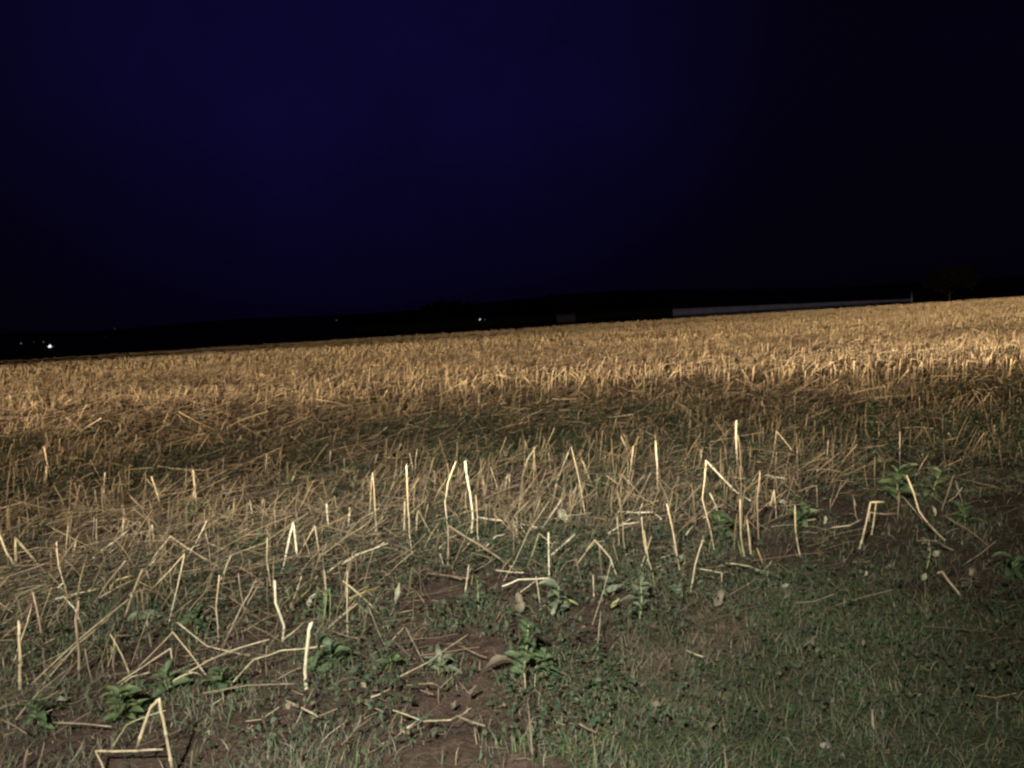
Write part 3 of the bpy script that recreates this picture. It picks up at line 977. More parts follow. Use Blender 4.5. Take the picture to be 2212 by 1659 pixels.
 ('C', [(1700,740),(1600,650),(1530,560),(1450,330)], 20, 'm', 0.1, 'long curved stalk leaning left over dark soil at right'),
 ('C', [(1560,614),(1430,470)], 14, 'd', 0.2, ''),
 ('C', [(2000,790),(1850,680),(1700,590)], 18, 'd', 0.5, ''),
 ('C', [(1750,800),(1640,750),(1520,750)], 17, 'd', 0.9, ''),
 ('C', [(1670,560),(1750,330)], 14, 'd', 0.1, ''),
 ('C', [(1835,560),(1765,360)], 13, 'd', 0.1, ''),
 ('C', [(560,960),(430,915),(275,895)], 20, 'm', 0.9, ''),
 ('C', [(490,970),(575,885)], 20, 'm', 0.4, ''),
 ('C', [(250,1000),(255,960),(100,930)], 16, 'm', 0.6, ''),
 ('C', [(40,1100),(80,900),(130,740)], 22, 'm', 0.1, 'long pale stalk leaning right from the start of the verge'),
 ('C', [(165,865),(130,720)], 18, 'd', 0, ''),
 ('C', [(20,1010),(20,960)], 16, 'm', 0, ''),
 ('C', [(1810,1110),(1720,1010),(1680,950),(1650,960)], 22, 'm', 0.3, 'hooked pale straw like a walking cane at the far right'),
 ('C', [(870,540),(865,390),(750,430)], 15, 'd', 0, ''),
 ('C', [(780,480),(620,350)], 15, 'd', 0.3, ''),
 ('C', [(1165,220),(1275,145)], 16, 'b', 0.6, ''),
 ('C', [(965,260),(1070,140)], 15, 'b', 0.4, ''),
 ('C', [(920,250),(990,160)], 14, 'b', 0.4, ''),
 ('C', [(1305,190),(1355,145)], 14, 'b', 0.5, ''),
 ('C', [(665,340),(540,325)], 18, 'b', 0.8, ''),
 ('C', [(400,440),(490,305)], 16, 'm', 0.2, ''),
 ('C', [(2015,150),(2015,0)], 22, 'd', 0, ''),
 ('C', [(1000,885),(1060,870),(1110,790)], 14, 'd', 0.5, ''),
 ('C', [(780,612),(860,610)], 13, 'm', 0.9, ''),
 ('C', [(1140,620),(1120,590),(1108,480)], 14, 'd', 0, ''),
 ('C', [(1490,210),(1610,35)], 13, 'm', 0.4, ''),
 ('C', [(20,700),(65,655)], 17, 'b', 0.6, ''),
 ('C', [(1390,610),(1400,440)], 15, 'd', 0, ''),
 ('C', [(95,320),(130,140)], 15, 'm', 0.1, ''),
 ('C', [(300,340),(270,130)], 15, 'd', 0, ''),
 ('C', [(410,470),(375,250),(355,60)], 14, 'd', 0, ''),
 ('C', [(1300,270),(1260,180)], 14, 'm', 0.1, ''),
 ('C', [(520,895),(480,800)], 18, 'y', 0, ''),
 ('C', [(1680,140),(1705,100)], 14, 'b', 0.3, ''),
 ('C', [(1765,115),(1720,55)], 20, 'm', 0.1, ''),
 ('C', [(620,470),(600,340)], 14, 'd', 0, ''),
 ('C', [(1405,330),(1405,40)], 13, 'd', 0, ''),
 ('E', [(380,640),(570,560),(690,470),(820,385)], 13, 'm', 0.9, 'long thin curved straw lying across the bare brown soil'),
 ('E', [(290,460),(240,370),(172,200),(135,400)], 15, 'd', 'g', 'dull straw folded narrow at the left of the bare soil'),
 ('E', [(300,440),(400,345)], 14, 'm', 0.6, ''),
 ('E', [(500,550),(340,430)], 15, 'd', 0.5, ''),
 ('E', [(540,570),(420,350)], 16, 'd', 0.2, ''),
 ('E', [(940,520),(850,500),(750,455)], 16, 'd', 0.9, ''),
 ('E', [(530,930),(700,940),(790,900),(845,860)], 18, 'm', 0.9, 'bent twig lying on the bare soil at the bottom centre'),
 ('E', [(760,920),(930,960)], 13, 'd', 1, ''),
 ('E', [(1270,580),(1215,440)], 18, 'b', 0.1, 'short bright straw stub among the green weed at bottom centre'),
 ('E', [(1205,790),(1185,640)], 20, 'm', 0, ''),
 ('E', [(880,1110),(860,980)], 18, 'd', 0.5, ''),
 ('E', [(400,1000),(470,960)], 16, 'm', 0.8, ''),
 ('E', [(420,700),(590,700)], 16, 'd', 1, ''),
 ('E', [(510,745),(590,755)], 12, 'd', 1, ''),
 ('E', [(635,830),(630,740)], 12, 'd', 0, ''),
 ('E', [(260,380),(270,335),(300,330),(300,375)], 14, 'm', 0, 'tiny straw arch beside the narrow folded dull straw'),
 ('E', [(1600,500),(1660,440),(1680,240)], 13, 'd', 0.2, ''),
 ('E', [(0,1080),(100,990),(200,920)], 16, 'd', 0.9, ''),
 ('E', [(270,870),(150,830)], 14, 'd', 0.9, ''),
 ('E', [(640,715),(740,640),(780,600)], 14, 'd', 0.8, ''),
 ('E', [(760,695),(830,755)], 14, 'd', 0.8, ''),
 ('E', [(1250,750),(1255,650)], 12, 'm', 0, ''),
 ('E', [(190,775),(300,745)], 16, 'm', 0.9, ''),
 ('E', [(1545,965),(1650,1000)], 12, 'd', 0.9, ''),
 ('E', [(1235,1140),(1215,900),(1205,820)], 14, 'd', 0.6, ''),
 ('F', [(1240,1000),(1225,870)], 26, 'm', 0, 'single short pale stub standing in the grass at bottom right'),
 ('F', [(130,515),(25,490)], 18, 'm', 0.9, ''),
 ('F', [(60,430),(110,345)], 14, 'd', 0.8, ''),
 ('F', [(600,410),(650,355)], 14, 'd', 0.7, ''),
 ('F', [(1590,600),(1540,590)], 12, 'd', 0.9, ''),
]

LANDMARKS = [
 (1215, 1112, 'the pale round leaf'), (312, 1330, 'the broad grey leaf'), (1060, 1430, 'the drooping dry leaf'),
 (340, 1530, 'the biggest upside-down V stalk'), (664, 1405, 'the thick bright cut stalk'), (1530, 1010, 'the tall broken-topped stalk'),
 (1880, 1105, 'the square bent stalk'), (1010, 1070, 'the tallest bright central stalk'), (42, 1420, 'the thick pale left edge stalk'),
 (1590, 950, 'the brightest tall vertical stalk'), (1010, 1180, 'the grey long slope stalk'), (1380, 1105, 'the very bright level straw'),
 (2045, 1260, 'the hooked cane-like straw'), (275, 1515, 'the yellow green weed clump'), (1548, 1090, 'the two straws crossed as X'),
 (222, 1188, 'the longest bright slanting straw'), (628, 1180, 'the tall upside-down V stalk'), (880, 1090, 'the tall thin left stalk'),
 (415, 1075, 'the ragged peeling stalk'), (35, 1200, 'the folded far left stalk'), (1980, 1090, 'the long curved dark-soil stalk'),
 (900, 1425, 'the long thin soil straw'), (420, 1180, 'the low roof straw'), (1210, 1010, 'the long bright leaning straw'),
]
TONE = {'b': 'bright', 'm': 'pale', 'd': 'dull brown', 'y': 'yellow', 'g': 'greenish'}


def form_word(pts):
    (x0, y0), (x1, y1) = pts[0], pts[-1]
    if len(pts) > 2:
        best = 0
        for i in range(1, len(pts) - 1):
            a = np.subtract(pts[i], pts[i - 1])
            b = np.subtract(pts[i + 1], pts[i])
            c = np.dot(a, b) / (np.linalg.norm(a) * np.linalg.norm(b) + 1e-9)
            best = max(best, math.degrees(math.acos(np.clip(c, -1, 1))))
        if best > 60:
            return 'folded over'
        if best > 16:
            bend = 'bent '
        else:
            bend = ''
    else:
        bend = ''
    a = math.degrees(math.atan2(y0 - y1, x1 - x0))
    if abs(a) < 22 or abs(a) > 158:
        return bend + 'lying level'
    if 80 <= a <= 104:
        return bend + 'standing upright'
    if a < 50:
        return bend + 'slanting steeply right' if a > 36 else bend + 'slanting low right'
    if a < 80:
        return bend + 'leaning right'
    if a < 130:
        return bend + 'leaning left'
    return bend + 'slanting low left'


def size_word(pts):
    L = sum(math.dist(pts[i], pts[i + 1]) for i in range(len(pts) - 1))
    return 'long' if L > 95 else ('short' if L < 48 else 'middling')


def where_word(cx, cy):
    b = min(LANDMARKS, key=lambda l: math.hypot(l[0] - cx, (l[1] - cy) * 1.3))
    dx, dy = cx - b[0], cy - b[1]
    dd = math.hypot(dx, dy)
    if abs(dx) > abs(dy) * 1.1:
        r = 'right of' if dx > 0 else 'left of'
    else:
        r = 'in front of' if dy > 0 else 'behind'
    return ('just ' if dd < 45 else ('well ' if dd > 130 else '')) + r + ' ' + b[2]


def build_polyline(px_pts, lay):
    n = len(px_pts)
    flat = not isinstance(lay, str) and lay >= 0.55          # fallen straw rests on the plants and litter
    base = on_ground(*px_pts[0], lift=0.045 if flat else 0.0)
    if lay == 'h':                                   # both ends raised a little, the sag on the ground
        lo = max(range(n), key=lambda i: px_pts[i][1])
        base = on_ground(*px_pts[lo], lift=0.01)
        return [at_depth(*p, base[1]) for p in px_pts]
    if lay == 'g':
        tip = on_ground(*px_pts[-1], lift=0.006)
        cum = [0.0]
        for i in range(1, n):
            cum.append(cum[-1] + abs(px_pts[i][0] - px_pts[i - 1][0]) + 1e-6)
        return [base] + [at_depth(*px_pts[i], base[1] + (tip[1] - base[1]) * cum[i] / cum[-1]) for i in range(1, n - 1)] + [tip]
    out = []
    for i, p in enumerate(px_pts):
        if i == 0:
            out.append(base)
            continue
        g = on_ground(*p, lift=0.055 if flat else 0.012) if p[1] > 760 else base
        y = base[1] + (g[1] - base[1]) * lay * 0.98
        y = max(1.5, y)
        out.append(at_depth(*p, y))
    return out


def refine(P, amp=0.0014):
    """rounds the joints a little: each inner corner becomes three points"""
    P = [np.asarray(p, float) for p in P]
    out = [P[0]]
    for i in range(1, len(P)):
        a, b = P[i - 1], P[i]
        L = np.linalg.norm(b - a)
        d = (b - a) / (L + 1e-9)
        r = min(0.012, L * 0.2)
        if i > 1:
            out.append(a + d * r)
        out.append((a + b) / 2 + np.array([random.gauss(0, amp) for _ in range(3)]))
        if i < len(P) - 1:
            out.append(b - d * r)
            out.append(b)
    out.append(P[-1])
    return np.array(out)


def stalk_object(P3, rad, tone):
    P3 = [np.array(p) for p in P3]
    P3[0] = P3[0] - np.array([0, 0, 0.008])
    Q = refine(P3)
    K = len(Q)
    R = np.full(K, rad)
    R[0] *= 1.25
    R *= np.array([random.uniform(0.90, 1.08) for _ in range(K)])
    Qn, Rn = [Q[0]], [R[0]]
    for i in range(1, K):                       # swollen joints along the stem
        a, b = Q[i - 1], Q[i]
        L = np.linalg.norm(b - a)
        if L > 0.045:
            for _ in range(1 if L < 0.12 else 2):
                pass
            u = random.uniform(0.3, 0.7)
            for du, k in ((-0.005, 1.0), (-0.0015, 1.32), (0.0015, 1.30), (0.006, 0.97)):
                Qn.append(a + (b - a) * (u + du / L))
                Rn.append((R[i - 1] * (1 - u) + R[i] * u) * k)
        Qn.append(b)
        Rn.append(R[i])
    Q, R, K = np.array(Qn), np.array(Rn), len(Qn)
    R[-1] = rad * random.uniform(0.85, 1.1)
    V, F = tubes(Q[None], R[None], 7)
    V = V.astype(float)
    # cut end: uneven, split edge
    ax = Q[-1] - Q[-2]
    ax /= np.linalg.norm(ax) + 1e-9
    for j in range(7):
        V[-7 + j] += ax * random.uniform(-0.008, 0.010)
    so = mesh_obj('straw_stalk', V, F, STRAW[tone], loc=P3[0])
    if random.random() < 0.45 and K > 4:        # a dry leaf sheath peeling away from the stem
        i = random.randrange(1, K - 2)
        d = Q[i + 1] - Q[i]
        d /= np.linalg.norm(d) + 1e-9
        out = np.cross(d, np.array([random.gauss(0, 1), random.gauss(0, 1), random.gauss(0, 1)]))
        out /= np.linalg.norm(out) + 1e-9
        Ls = random.uniform(0.035, 0.10)
        pts, wd = [], []
        for k in range(6):
            u = k / 5
            pts.append(Q[i] + d * Ls * (u - 0.35 * u * u) + out * (rad * 0.8 + Ls * 0.75 * u ** 2.2) - np.array([0, 0, Ls * 0.35 * u ** 3]))
            wd.append(rad * (1.15 - 0.2 * u) * (1 if k < 4 else (0.7 if k == 4 else 0.1)))
        Vs, Fs = ribbons(np.array(pts)[None], np.array(wd)[None], np.cross(d, out)[None])
        mesh_obj('leaf_sheath', Vs, Fs, STRAW['d' if random.random() < 0.6 else 'm'], parent=so, loc=P3[0])
    return so


stalks = []           # (object, px points, tone, label)
for reg, pts, w, tone, lay, label in HAND:
    pp = [to_px(reg, p) for p in pts]
    if lay not in ('g', 'h') and pp[-1][1] > pp[0][1] + 3:
        pp.reverse()
    P3 = build_polyline(pp, lay)
    dist = np.linalg.norm(P3[0] - CAM)
    rad = max(0.0022, w * SC / FPX * dist * 0.5 * (0.60 if tone == 'b' else 0.52))
    o = stalk_object(P3, rad, tone)
    stalks.append((o, pp, tone, label))

# further single stalks standing in the nearest part of the stubble
want = 300 - len(stalks)
tries = 0
while want > 0 and tries < 20000:
    tries += 1
    px, py = random.uniform(10, 2190), random.uniform(985, 1420)
    g = on_ground(px, py)
    m, _, _ = field_mask(g[None], 150)
    if random.random() > m[0] * (0.35 + 0.65 * (px < 1500)):
        continue
    L = random.uniform(0.13, 0.30)
    k = random.random()
    tl = math.radians(random.gauss(0, 12) if k < 0.42 else random.uniform(22, 68))
    az = random.gauss(0.35, 0.6) if random.random() < 0.65 else random.uniform(0, 6.28)
    d = np.array([math.sin(tl) * math.cos(az), math.sin(tl) * math.sin(az), math.cos(tl)])
    P3 = [g, g + d * L * 0.55 + np.array([random.gauss(0, 0.006), 0, 0]), g + d * L]
    if k > 0.82:
        a2 = random.uniform(0, 6.28)
        P3.append(P3[-1] + np.array([math.cos(a2) * 0.8, math.sin(a2) * 0.5, -0.75]) * L * random.uniform(0.3, 0.8))
        P3[-1][2] = max(P3[-1][2], float(height(P3[-1][0], P3[-1][1])) + 0.01)
    tone = random.choice('mmmbddd')
    o = stalk_object(P3, random.uniform(0.0022, 0.0042), tone)
    X, Y, _ = project(np.array(P3))
    stalks.append((o, list(zip(X, Y)), tone, ''))
    want -= 1

labels = {}
for i, (o, pp, tone, label) in enumerate(stalks):
    if not label:
        cx, cy = np.mean([p[0] for p in pp]), np.mean([p[1] for p in pp])
        label = '%s %s straw %s %s' % (size_word(pp), TONE[tone].split()[0], form_word(pp), where_word(cx, cy))
    labels.setdefault(label, []).append(i)
for label, ids in labels.items():
    if len(ids) > 1:                                  # tell look-alikes apart by how far away and how far right they stand
        ids.sort(key=lambda i: -stalks[i][1][0][1])
        names = {2: ['nearer', 'farther'], 3: ['nearest', 'middle', 'farthest']}.get(len(ids))
    for j, i in enumerate(ids):
        o = stalks[i][0]
        lab = label
        grp = 'straw stalks in the stubble'
        if len(ids) in (2, 3):
            lab = names[j] + ' ' + label
        elif len(ids) > 3:
            grp = 'straw stalks: ' + label
        tag(o, lab, 'straw stalk', grp)


# ================================================================ leaves and weeds
def leaf_mesh(name, A, B, width, normal, mat, parent=None, curl=0.2, lobes=0, fold=0.25, loc=None, power=1.0):
    """a leaf from A to B (root to tip), width across, arched along normal"""
    A, B, nrm = np.asarray(A, float), np.asarray(B, float), np.asarray(normal, float)
    ax = B - A
    L = np.linalg.norm(ax)
    ax /= L
    nrm = nrm - ax * np.dot(nrm, ax)
    nrm /= np.linalg.norm(nrm) + 1e-9
    sd = np.cross(ax, nrm)
    K, J = 13, 7
    ph = random.uniform(0, 6)
    V = np.empty((K, J, 3))
    for i in range(K):
        u = i / (K - 1)
        w = width * 0.5 * (math.sin(math.pi * min(1, u ** (0.75 * power) * 0.97 + 0.02)) ** 0.8 + 0.03)
        if lobes:
            w *= 0.66 + 0.34 * abs(math.sin(u * math.pi * lobes + ph))
        c = A + ax * L * u + nrm * (curl * L * math.sin(math.pi * u))
        for j in range(J):
            s = j / (J - 1) * 2 - 1
            V[i, j] = c + sd * w * s * (1 + random.gauss(0, 0.04)) + nrm * (fold * w * (abs(s) ** 1.5) + random.gauss(0, 0.02) * width + 0.06 * width * math.sin(u * 9 + s * 2 + ph))
    idx = np.arange(K * J).reshape(K, J)
    q = np.stack([idx[:-1, :-1], idx[:-1, 1:], idx[1:, 1:], idx[1:, :-1]], -1).reshape(-1, 4)
    V2 = np.concatenate([V.reshape(-1, 3), V.reshape(-1, 3) - nrm * 0.0008])
    rim = np.concatenate([idx[0, :], idx[1:, -1], idx[-1, -2::-1], idx[-2:0:-1, 0]])
    rq = np.stack([rim, np.roll(rim, -1), np.roll(rim, -1) + K * J, rim + K * J], -1)
    F = np.concatenate([q, q[:, ::-1] + K * J, rq])
    if loc is None:
        loc = A
    return mesh_obj(name, V2, F, mat, parent=parent, loc=loc)


def weed(px, py, hpx, n_leaf, lpx, kind, label, wide=0.45, spread=1.0, lobes=3, stem_kind='g'):
    """leafy weed rooted at pixel px,py; hpx tall, leaves lpx long"""
    g = on_ground(px, py)
    dist = np.linalg.norm(g - CAM)
    s = dist / FPX
    Hh, LL = hpx * s, lpx * s
    e = empty('leafy_weed', g)
    tag(e, label, 'weed', 'leafy weeds at the field edge')
    n_st = 1
    lean = np.array([random.gauss(0, 0.12), random.gauss(0, 0.12), 1.0])
    P = [g - np.array([0, 0, 0.006]), g + lean * Hh * 0.5 + np.array([random.gauss(0, 0.008), 0, 0]), g + lean * Hh * 0.92]
    Q = refine(P)
    R = np.linspace(0.0042, 0.0022, len(Q)) * max(0.7, min(1.4, Hh / 0.12))
    V, F = tubes(Q[None], R[None] * 0.8, 6)
    mesh_obj('stem', V, F, STRAW[stem_kind], parent=e, loc=g)
    n_leaf = int(n_leaf * random.uniform(1.3, 2.4))
    LL *= random.uniform(0.6, 0.85)
    wide *= random.uniform(0.65, 1.2)
    lobes = random.choice([lobes, 0, 2, 4, 5])
    a0 = random.uniform(0, 6.28)
    for k in range(n_leaf):
        u = (k + 0.6) / n_leaf
        a = a0 + k * 2.4 + random.uniform(-0.5, 0.5)
        root = g + lean * Hh * (0.12 + 0.8 * u)
        el = random.uniform(-0.15, 0.7) * (0.4 + 0.6 * u)
        d = np.array([math.cos(a) * math.cos(el) * spread, math.sin(a) * math.cos(el) * spread, math.sin(el)])
        d /= np.linalg.norm(d)
        l = LL * random.uniform(0.45, 1.2) * (1.1 - 0.35 * u)
        tip = root + d * l
        tip[2] = max(tip[2], float(height(tip[0], tip[1])) + 0.008)
        leaf_mesh('leaf', root, tip, l * wide * random.uniform(0.7, 1.25), (random.gauss(0, 0.35), random.gauss(0, 0.35), 1), LEAF[kind], parent=e,
                  curl=random.uniform(0.08, 0.28), lobes=lobes, loc=g)
    return e


for a in WEEDS:
    weed(*a)


def single_leaf(A, B, wpx, kind, label, nrm, curl=0.15, lobes=2, dy=0.0, group=None, lay=0.0, power=1.0, liftA=0.02):
    """a fallen or hanging leaf between two picture points, near the ground"""
    foot = A if A[1] > B[1] else B
    g = on_ground(foot[0], foot[1], lift=liftA)
    a = at_depth(A[0], A[1], g[1] + (0 if foot is A else dy))
    b = at_depth(B[0], B[1], g[1] + (0 if foot is B else dy))
    w = 0.72 * wpx / FPX * np.linalg.norm(g - CAM)
    o = leaf_mesh('leaf', a, b, w, nrm, LEAF[kind], curl=curl, lobes=lobes, power=power)
    return tag(o, label, 'leaf', group)


TOC = (0.1, -0.85, 0.5)
single_leaf((1208, 1100), (1224, 1130), 32, 'pale', 'pale round leaf caught on straw in the centre of the field', TOC, 0.1, dy=0.02)
single_leaf((274, 1338), (356, 1330), 34, 'grey', 'broad grey green leaf lying among straws at lower left', (0.0, -0.7, 0.75), 0.12, dy=0.05)
single_leaf((1122, 1430), (1042, 1452), 24, 'dry', 'drooping brown dry leaf arched over the bare soil', (0, -0.45, 0.9), 0.34)
single_leaf((1124, 1325), (1118, 1278), 34, 'dry', 'dull olive leaf standing upright in the weed row', TOC, 0.1, dy=0.03)
single_leaf((855, 1300), (863, 1258), 16, 'pale', 'small white leaf in the weed row left of centre', TOC, 0.1)
single_leaf((1192, 1328), (1203, 1300), 14, 'pale', 'small white leaf under the grey green spreading weed', TOC, 0.1)
single_leaf((1212, 1304), (1250, 1308), 11, 'lemon', 'thin lemon yellow leaf on the grey green spreading weed', (0, -0.5, 0.85), 0.3)
single_leaf((1318, 1313), (1338, 1292), 12, 'lemon', 'pale lemon leaf under the weed at the right of the weed row', TOC, 0.1)
single_leaf((665, 1310), (682, 1280), 18, 'pale', 'pale drooping leaf left of the bluish green weed', TOC, 0.15)
single_leaf((1545, 1310), (1560, 1272), 28, 'dry', 'olive upright leaf at the edge of the verge', TOC, 0.1, dy=0.03)
single_leaf((1682, 1084), (1702, 1086), 14, 'pale', 'small whitish leaf in the stubble left of the lone upright stalk', TOC, 0.2)
single_leaf((1780, 1132), (1784, 1113), 10, 'pale', 'thin pale leaf left of the square bent stalk', TOC, 0.1)
single_leaf((2020, 1115), (2014, 1092), 10, 'pale', 'thin pale leaf at right beside the long curved stalk', TOC, 0.1)
single_leaf((1300, 1282), (1345, 1262), 20, 'grey', 'grey leaf blade rising left of the tall leaved weed', TOC, 0.2)
single_leaf((1325, 1265), (1290, 1245), 16, 'grey', 'curled grey leaf above the tall leaved weed', (0, -0.5, 0.8), 0.2)
single_leaf((1458, 1215), (1478, 1198), 20, 'grey', 'grey rounded leaf right of the two elbow straw', TOC, 0.2)
single_leaf((895, 1182), (878, 1166), 18, 'dry', 'dull leaf hanging on a stalk left of the tallest central stalk', TOC, 0.2)
single_leaf((1322, 1104), (1316, 1084), 12, 'dry', 'small withered leaf above the very bright level straw', TOC, 0.2)
single_leaf((1460, 1098), (1440, 1085), 12, 'grey', 'small grey leaf behind the crossed white straws', TOC, 0.2)
single_leaf((460, 1345), (472, 1336), 18, 'dry', 'small pinkish leaf at the foot of a thin upright stalk', TOC, 0.2)
single_leaf((975, 1530), (985, 1512), 16, 'dry', 'curled pale leaf on the bare soil at bottom centre', TOC, 0.3)
single_leaf((2015, 1200), (2030, 1190), 18, 'pale', 'white petal-like leaf right of the pale flowering weed', TOC, 0.2)
single_leaf((1990, 1252), (2000, 1238), 16, 'pale', 'white leaf left of the hooked cane-like straw', TOC, 0.2)
single_leaf((1868, 1244), (1872, 1232), 10, 'pale', 'tiny white leaf at the rear of the verge', TOC, 0.2)
single_leaf((1690, 1268), (1704, 1262), 12, 'pale', 'whitish leaf scrap at the left of the verge', TOC, 0.2)
single_leaf((120, 1505), (145, 1512), 14, 'grey', 'small grey leaf low among the slanting straw bundle', TOC, 0.2)
single_leaf((1030, 1480), (1012, 1508), 14, 'dry', 'dry leaf scrap below the drooping brown leaf', (0, -.4, .9), 0.1)

# pale stones in the grass
def stone(px, py, wpx, label):
    g = on_ground(px, py)
    s = wpx / FPX * np.linalg.norm(g - CAM) * 0.5
    n1, n2 = 10, 7
    V = []
    ph = random.uniform(0, 9)
    for i in range(n2):
        th = math.pi * (i + 0.02) / (n2 - 0.96)
        for j in range(n1):
            a = j / n1 * 2 * math.pi
            r = s * (1 + 0.18 * math.sin(a * 2 + ph) + 0.1 * math.sin(a * 3 + th * 2 + ph))
            V.append(g + np.array([r * math.sin(th) * math.cos(a), r * 0.8 * math.sin(th) * math.sin(a), s * 0.62 * math.cos(th) + s * 0.25]))
    idx = np.arange(n1 * n2).reshape(n2, n1)
    q = np.stack([idx[:-1], np.roll(idx[:-1], -1, 1), np.roll(idx[1:], -1, 1), idx[1:]], -1).reshape(-1, 4)
    o = mesh_obj('stone', V, [q, idx[0][None], idx[-1][None, ::-1]], STONE, loc=g)
    tag(o, label, 'stone', 'small stones on the ground')


STONE = principled('stone', lambda n, p: n.put(p.inputs['Base Color'], n.ramp(n.noise(obj_coord(n), 60, 4), [(0.3, (0.22, 0.19, 0.16)), (0.7, (0.46, 0.42, 0.36))])), 0.85, 0.2)
stone(1783, 1613, 20, 'pale stone lying in the grass at bottom right')
stone(1820, 1632, 12, 'smaller brownish stone right of the pale stone in the grass')
stone(1985, 1502, 10, 'tiny grey stone in the grass near the right edge')
stone(2015, 1490, 13, 'grey stone in the grass right of the tiny stone')


# two dark dead weed stems in the lit stubble
def dark_weed(px, py, hpx, label):
    g = on_ground(px, py)
    s = np.linalg.norm(g - CAM) / FPX
    Hh = hpx * s
    e = empty('dead_weed', g)
    tag(e, label, 'dead weed', 'dark dead weeds in the lit stubble')
    Q = refine([g, g + np.array([0.01, 0, Hh * 0.5]), g + np.array([0.04, 0, Hh])])
    V, F = tubes(Q[None], np.full((1, len(Q)), 0.012), 5)
    mesh_obj('stem', V, F, DARK, parent=e, loc=g)
    n = 60
    c = g + np.array([0.03, 0, Hh * 0.78])
    P0 = c + rng.normal(0, 1, (n, 3)) * np.array([0.03, 0.03, Hh * 0.2])
    d = rng.normal(0, 1, (n, 3))
    d /= np.linalg.norm(d, axis=1, keepdims=True)
    P = np.stack([P0, P0 + d * 0.025, P0 + d * 0.05], 1)
    sd = np.cross(d, rng.normal(0, 1, (n, 3)))
    sd /= np.linalg.norm(sd, axis=1, keepdims=True)
    V, F = ribbons(P, np.full((n, 3), 0.012) * np.array([0.3, 1, 0.2]), sd)
    mesh_obj('seed_head', V, F, DARK, parent=e, loc=g)


DARK = principled('dead_weed_brown', lambda n, p: n.put(p.inputs['Base Color'], n.ramp(n.noise(obj_coord(n), 30, 3), [(0.3, (0.018, 0.012, 0.008)), (0.7, (0.05, 0.034, 0.02))])), 0.9, 0.1)
dark_weed(1141, 812, 24, 'dark dead weed standing in lit stubble right of centre')
dark_weed(657, 832, 24, 'dark dead weed standing in lit stubble at left')


# ================================================================ beyond the crest
def box_mesh(name, p0, p1, thick, z0a, z0b, z1a, z1b, mat, parent, loc, dz=0.0):
    """wall slab between plan points p0 and p1 with bottoms z0 and tops z1 at either end"""
    p0, p1 = np.asarray(p0, float), np.asarray(p1, float)
    d = (p1 - p0) / np.linalg.norm(p1 - p0)
    nrm = np.array([-d[1], d[0]]) * thick / 2
    V = []
    for p, zb, zt in ((p0, z0a, z1a), (p1, z0b, z1b)):
        for s in (-1, 1):
            for z in (zb, zt):
                V.append((*(p + nrm * s), z))
    F = np.array([(0, 1, 5, 4), (2, 6, 7, 3), (0, 2, 3, 1), (4, 5, 7, 6), (1, 3, 7, 5), (0, 4, 6, 2)])
    return mesh_obj(name, V, F, mat, parent=parent, loc=loc, smooth=False)


def b_conc(n, p):
    v = obj_coord(n)
    f = n.noise(v, 0.6, 5)
    n.put(p.inputs['Base Color'], n.ramp(f, [(0.3, (0.065, 0.08, 0.15)), (0.7, (0.115, 0.125, 0.21))]))


CONC = principled('blue_grey_concrete', b_conc, 0.85, 0.2)
# long low wall
yw = 225.0
nseg = 14
wa = at_depth(1453, 667, yw)
wb = at_depth(1970, 645.5, yw + 8)
e = empty('field_wall', (wa[0], wa[1], float(height(wa[0], wa[1], False))))
tag(e, 'long low blue grey wall beyond the field crest at right', 'wall')
el = np.array(e.location)
for i in range(nseg):
    ua, ub = i / nseg, (i + 1) / nseg
    pa, pb = wa + (wb - wa) * ua, wa + (wb - wa) * (ub + 0.0)
    wig = random.uniform(-0.05, 0.05)
    box_mesh('panel', pa[:2], pb[:2], 0.3, float(height(pa[0], pa[1], False)) - 0.3, float(height(pb[0], pb[1], False)) - 0.3,
             pa[2] - 0.07 + wig, pb[2] - 0.07 + wig, CONC, e, el)
    box_mesh('coping', pa[:2], pb[:2], 0.42, pa[2] - 0.066 + wig, pb[2] - 0.066 + wig, pa[2] + wig, pb[2] + wig, CONC, e, el)

# post by the wall's right end
WOODM = principled('weathered_wood', lambda n, p: n.put(p.inputs['Base Color'], n.ramp(n.noise(obj_coord(n), 9, 4), [(0.3, (0.06, 0.052, 0.06)), (0.7, (0.10, 0.088, 0.095))])), 0.85, 0.2)
pt = at_depth(1969, 626, 130.0)
pz = float(height(pt[0], pt[1], False))
V, F = tubes(np.array([[(pt[0], pt[1], pz - 0.3), (pt[0] + 0.01, pt[1], (pz + pt[2]) / 2), (pt[0] + 0.04, pt[1], pt[2])]]), np.array([[0.13, 0.12, 0.11]]), 8)
o = mesh_obj('fence_post', V, F, WOODM, loc=(pt[0], pt[1], pz))
tag(o, 'thin grey post standing at the right end of the low wall', 'post')


# tree at right
def b_leafcol(lo, hi):
    def b(n, p):
        n.put(p.inputs['Base Color'], n.ramp(n.noise(geo_pos(n), 0.9, 4, 0.7), [(0.3, lo), (0.7, hi)]))
    return b


CROWN = principled('autumn_foliage', b_leafcol((0.022, 0.016, 0.016), (0.055, 0.038, 0.036)), 0.7, 0.2)
BARK = principled('bark', b_leafcol((0.010, 0.008, 0.007), (0.022, 0.017, 0.014)), 0.95, 0.1)
WOODLEAF = principled('dark_foliage', b_leafcol((0.012, 0.014, 0.012), (0.026, 0.028, 0.022)), 0.8, 0.1)


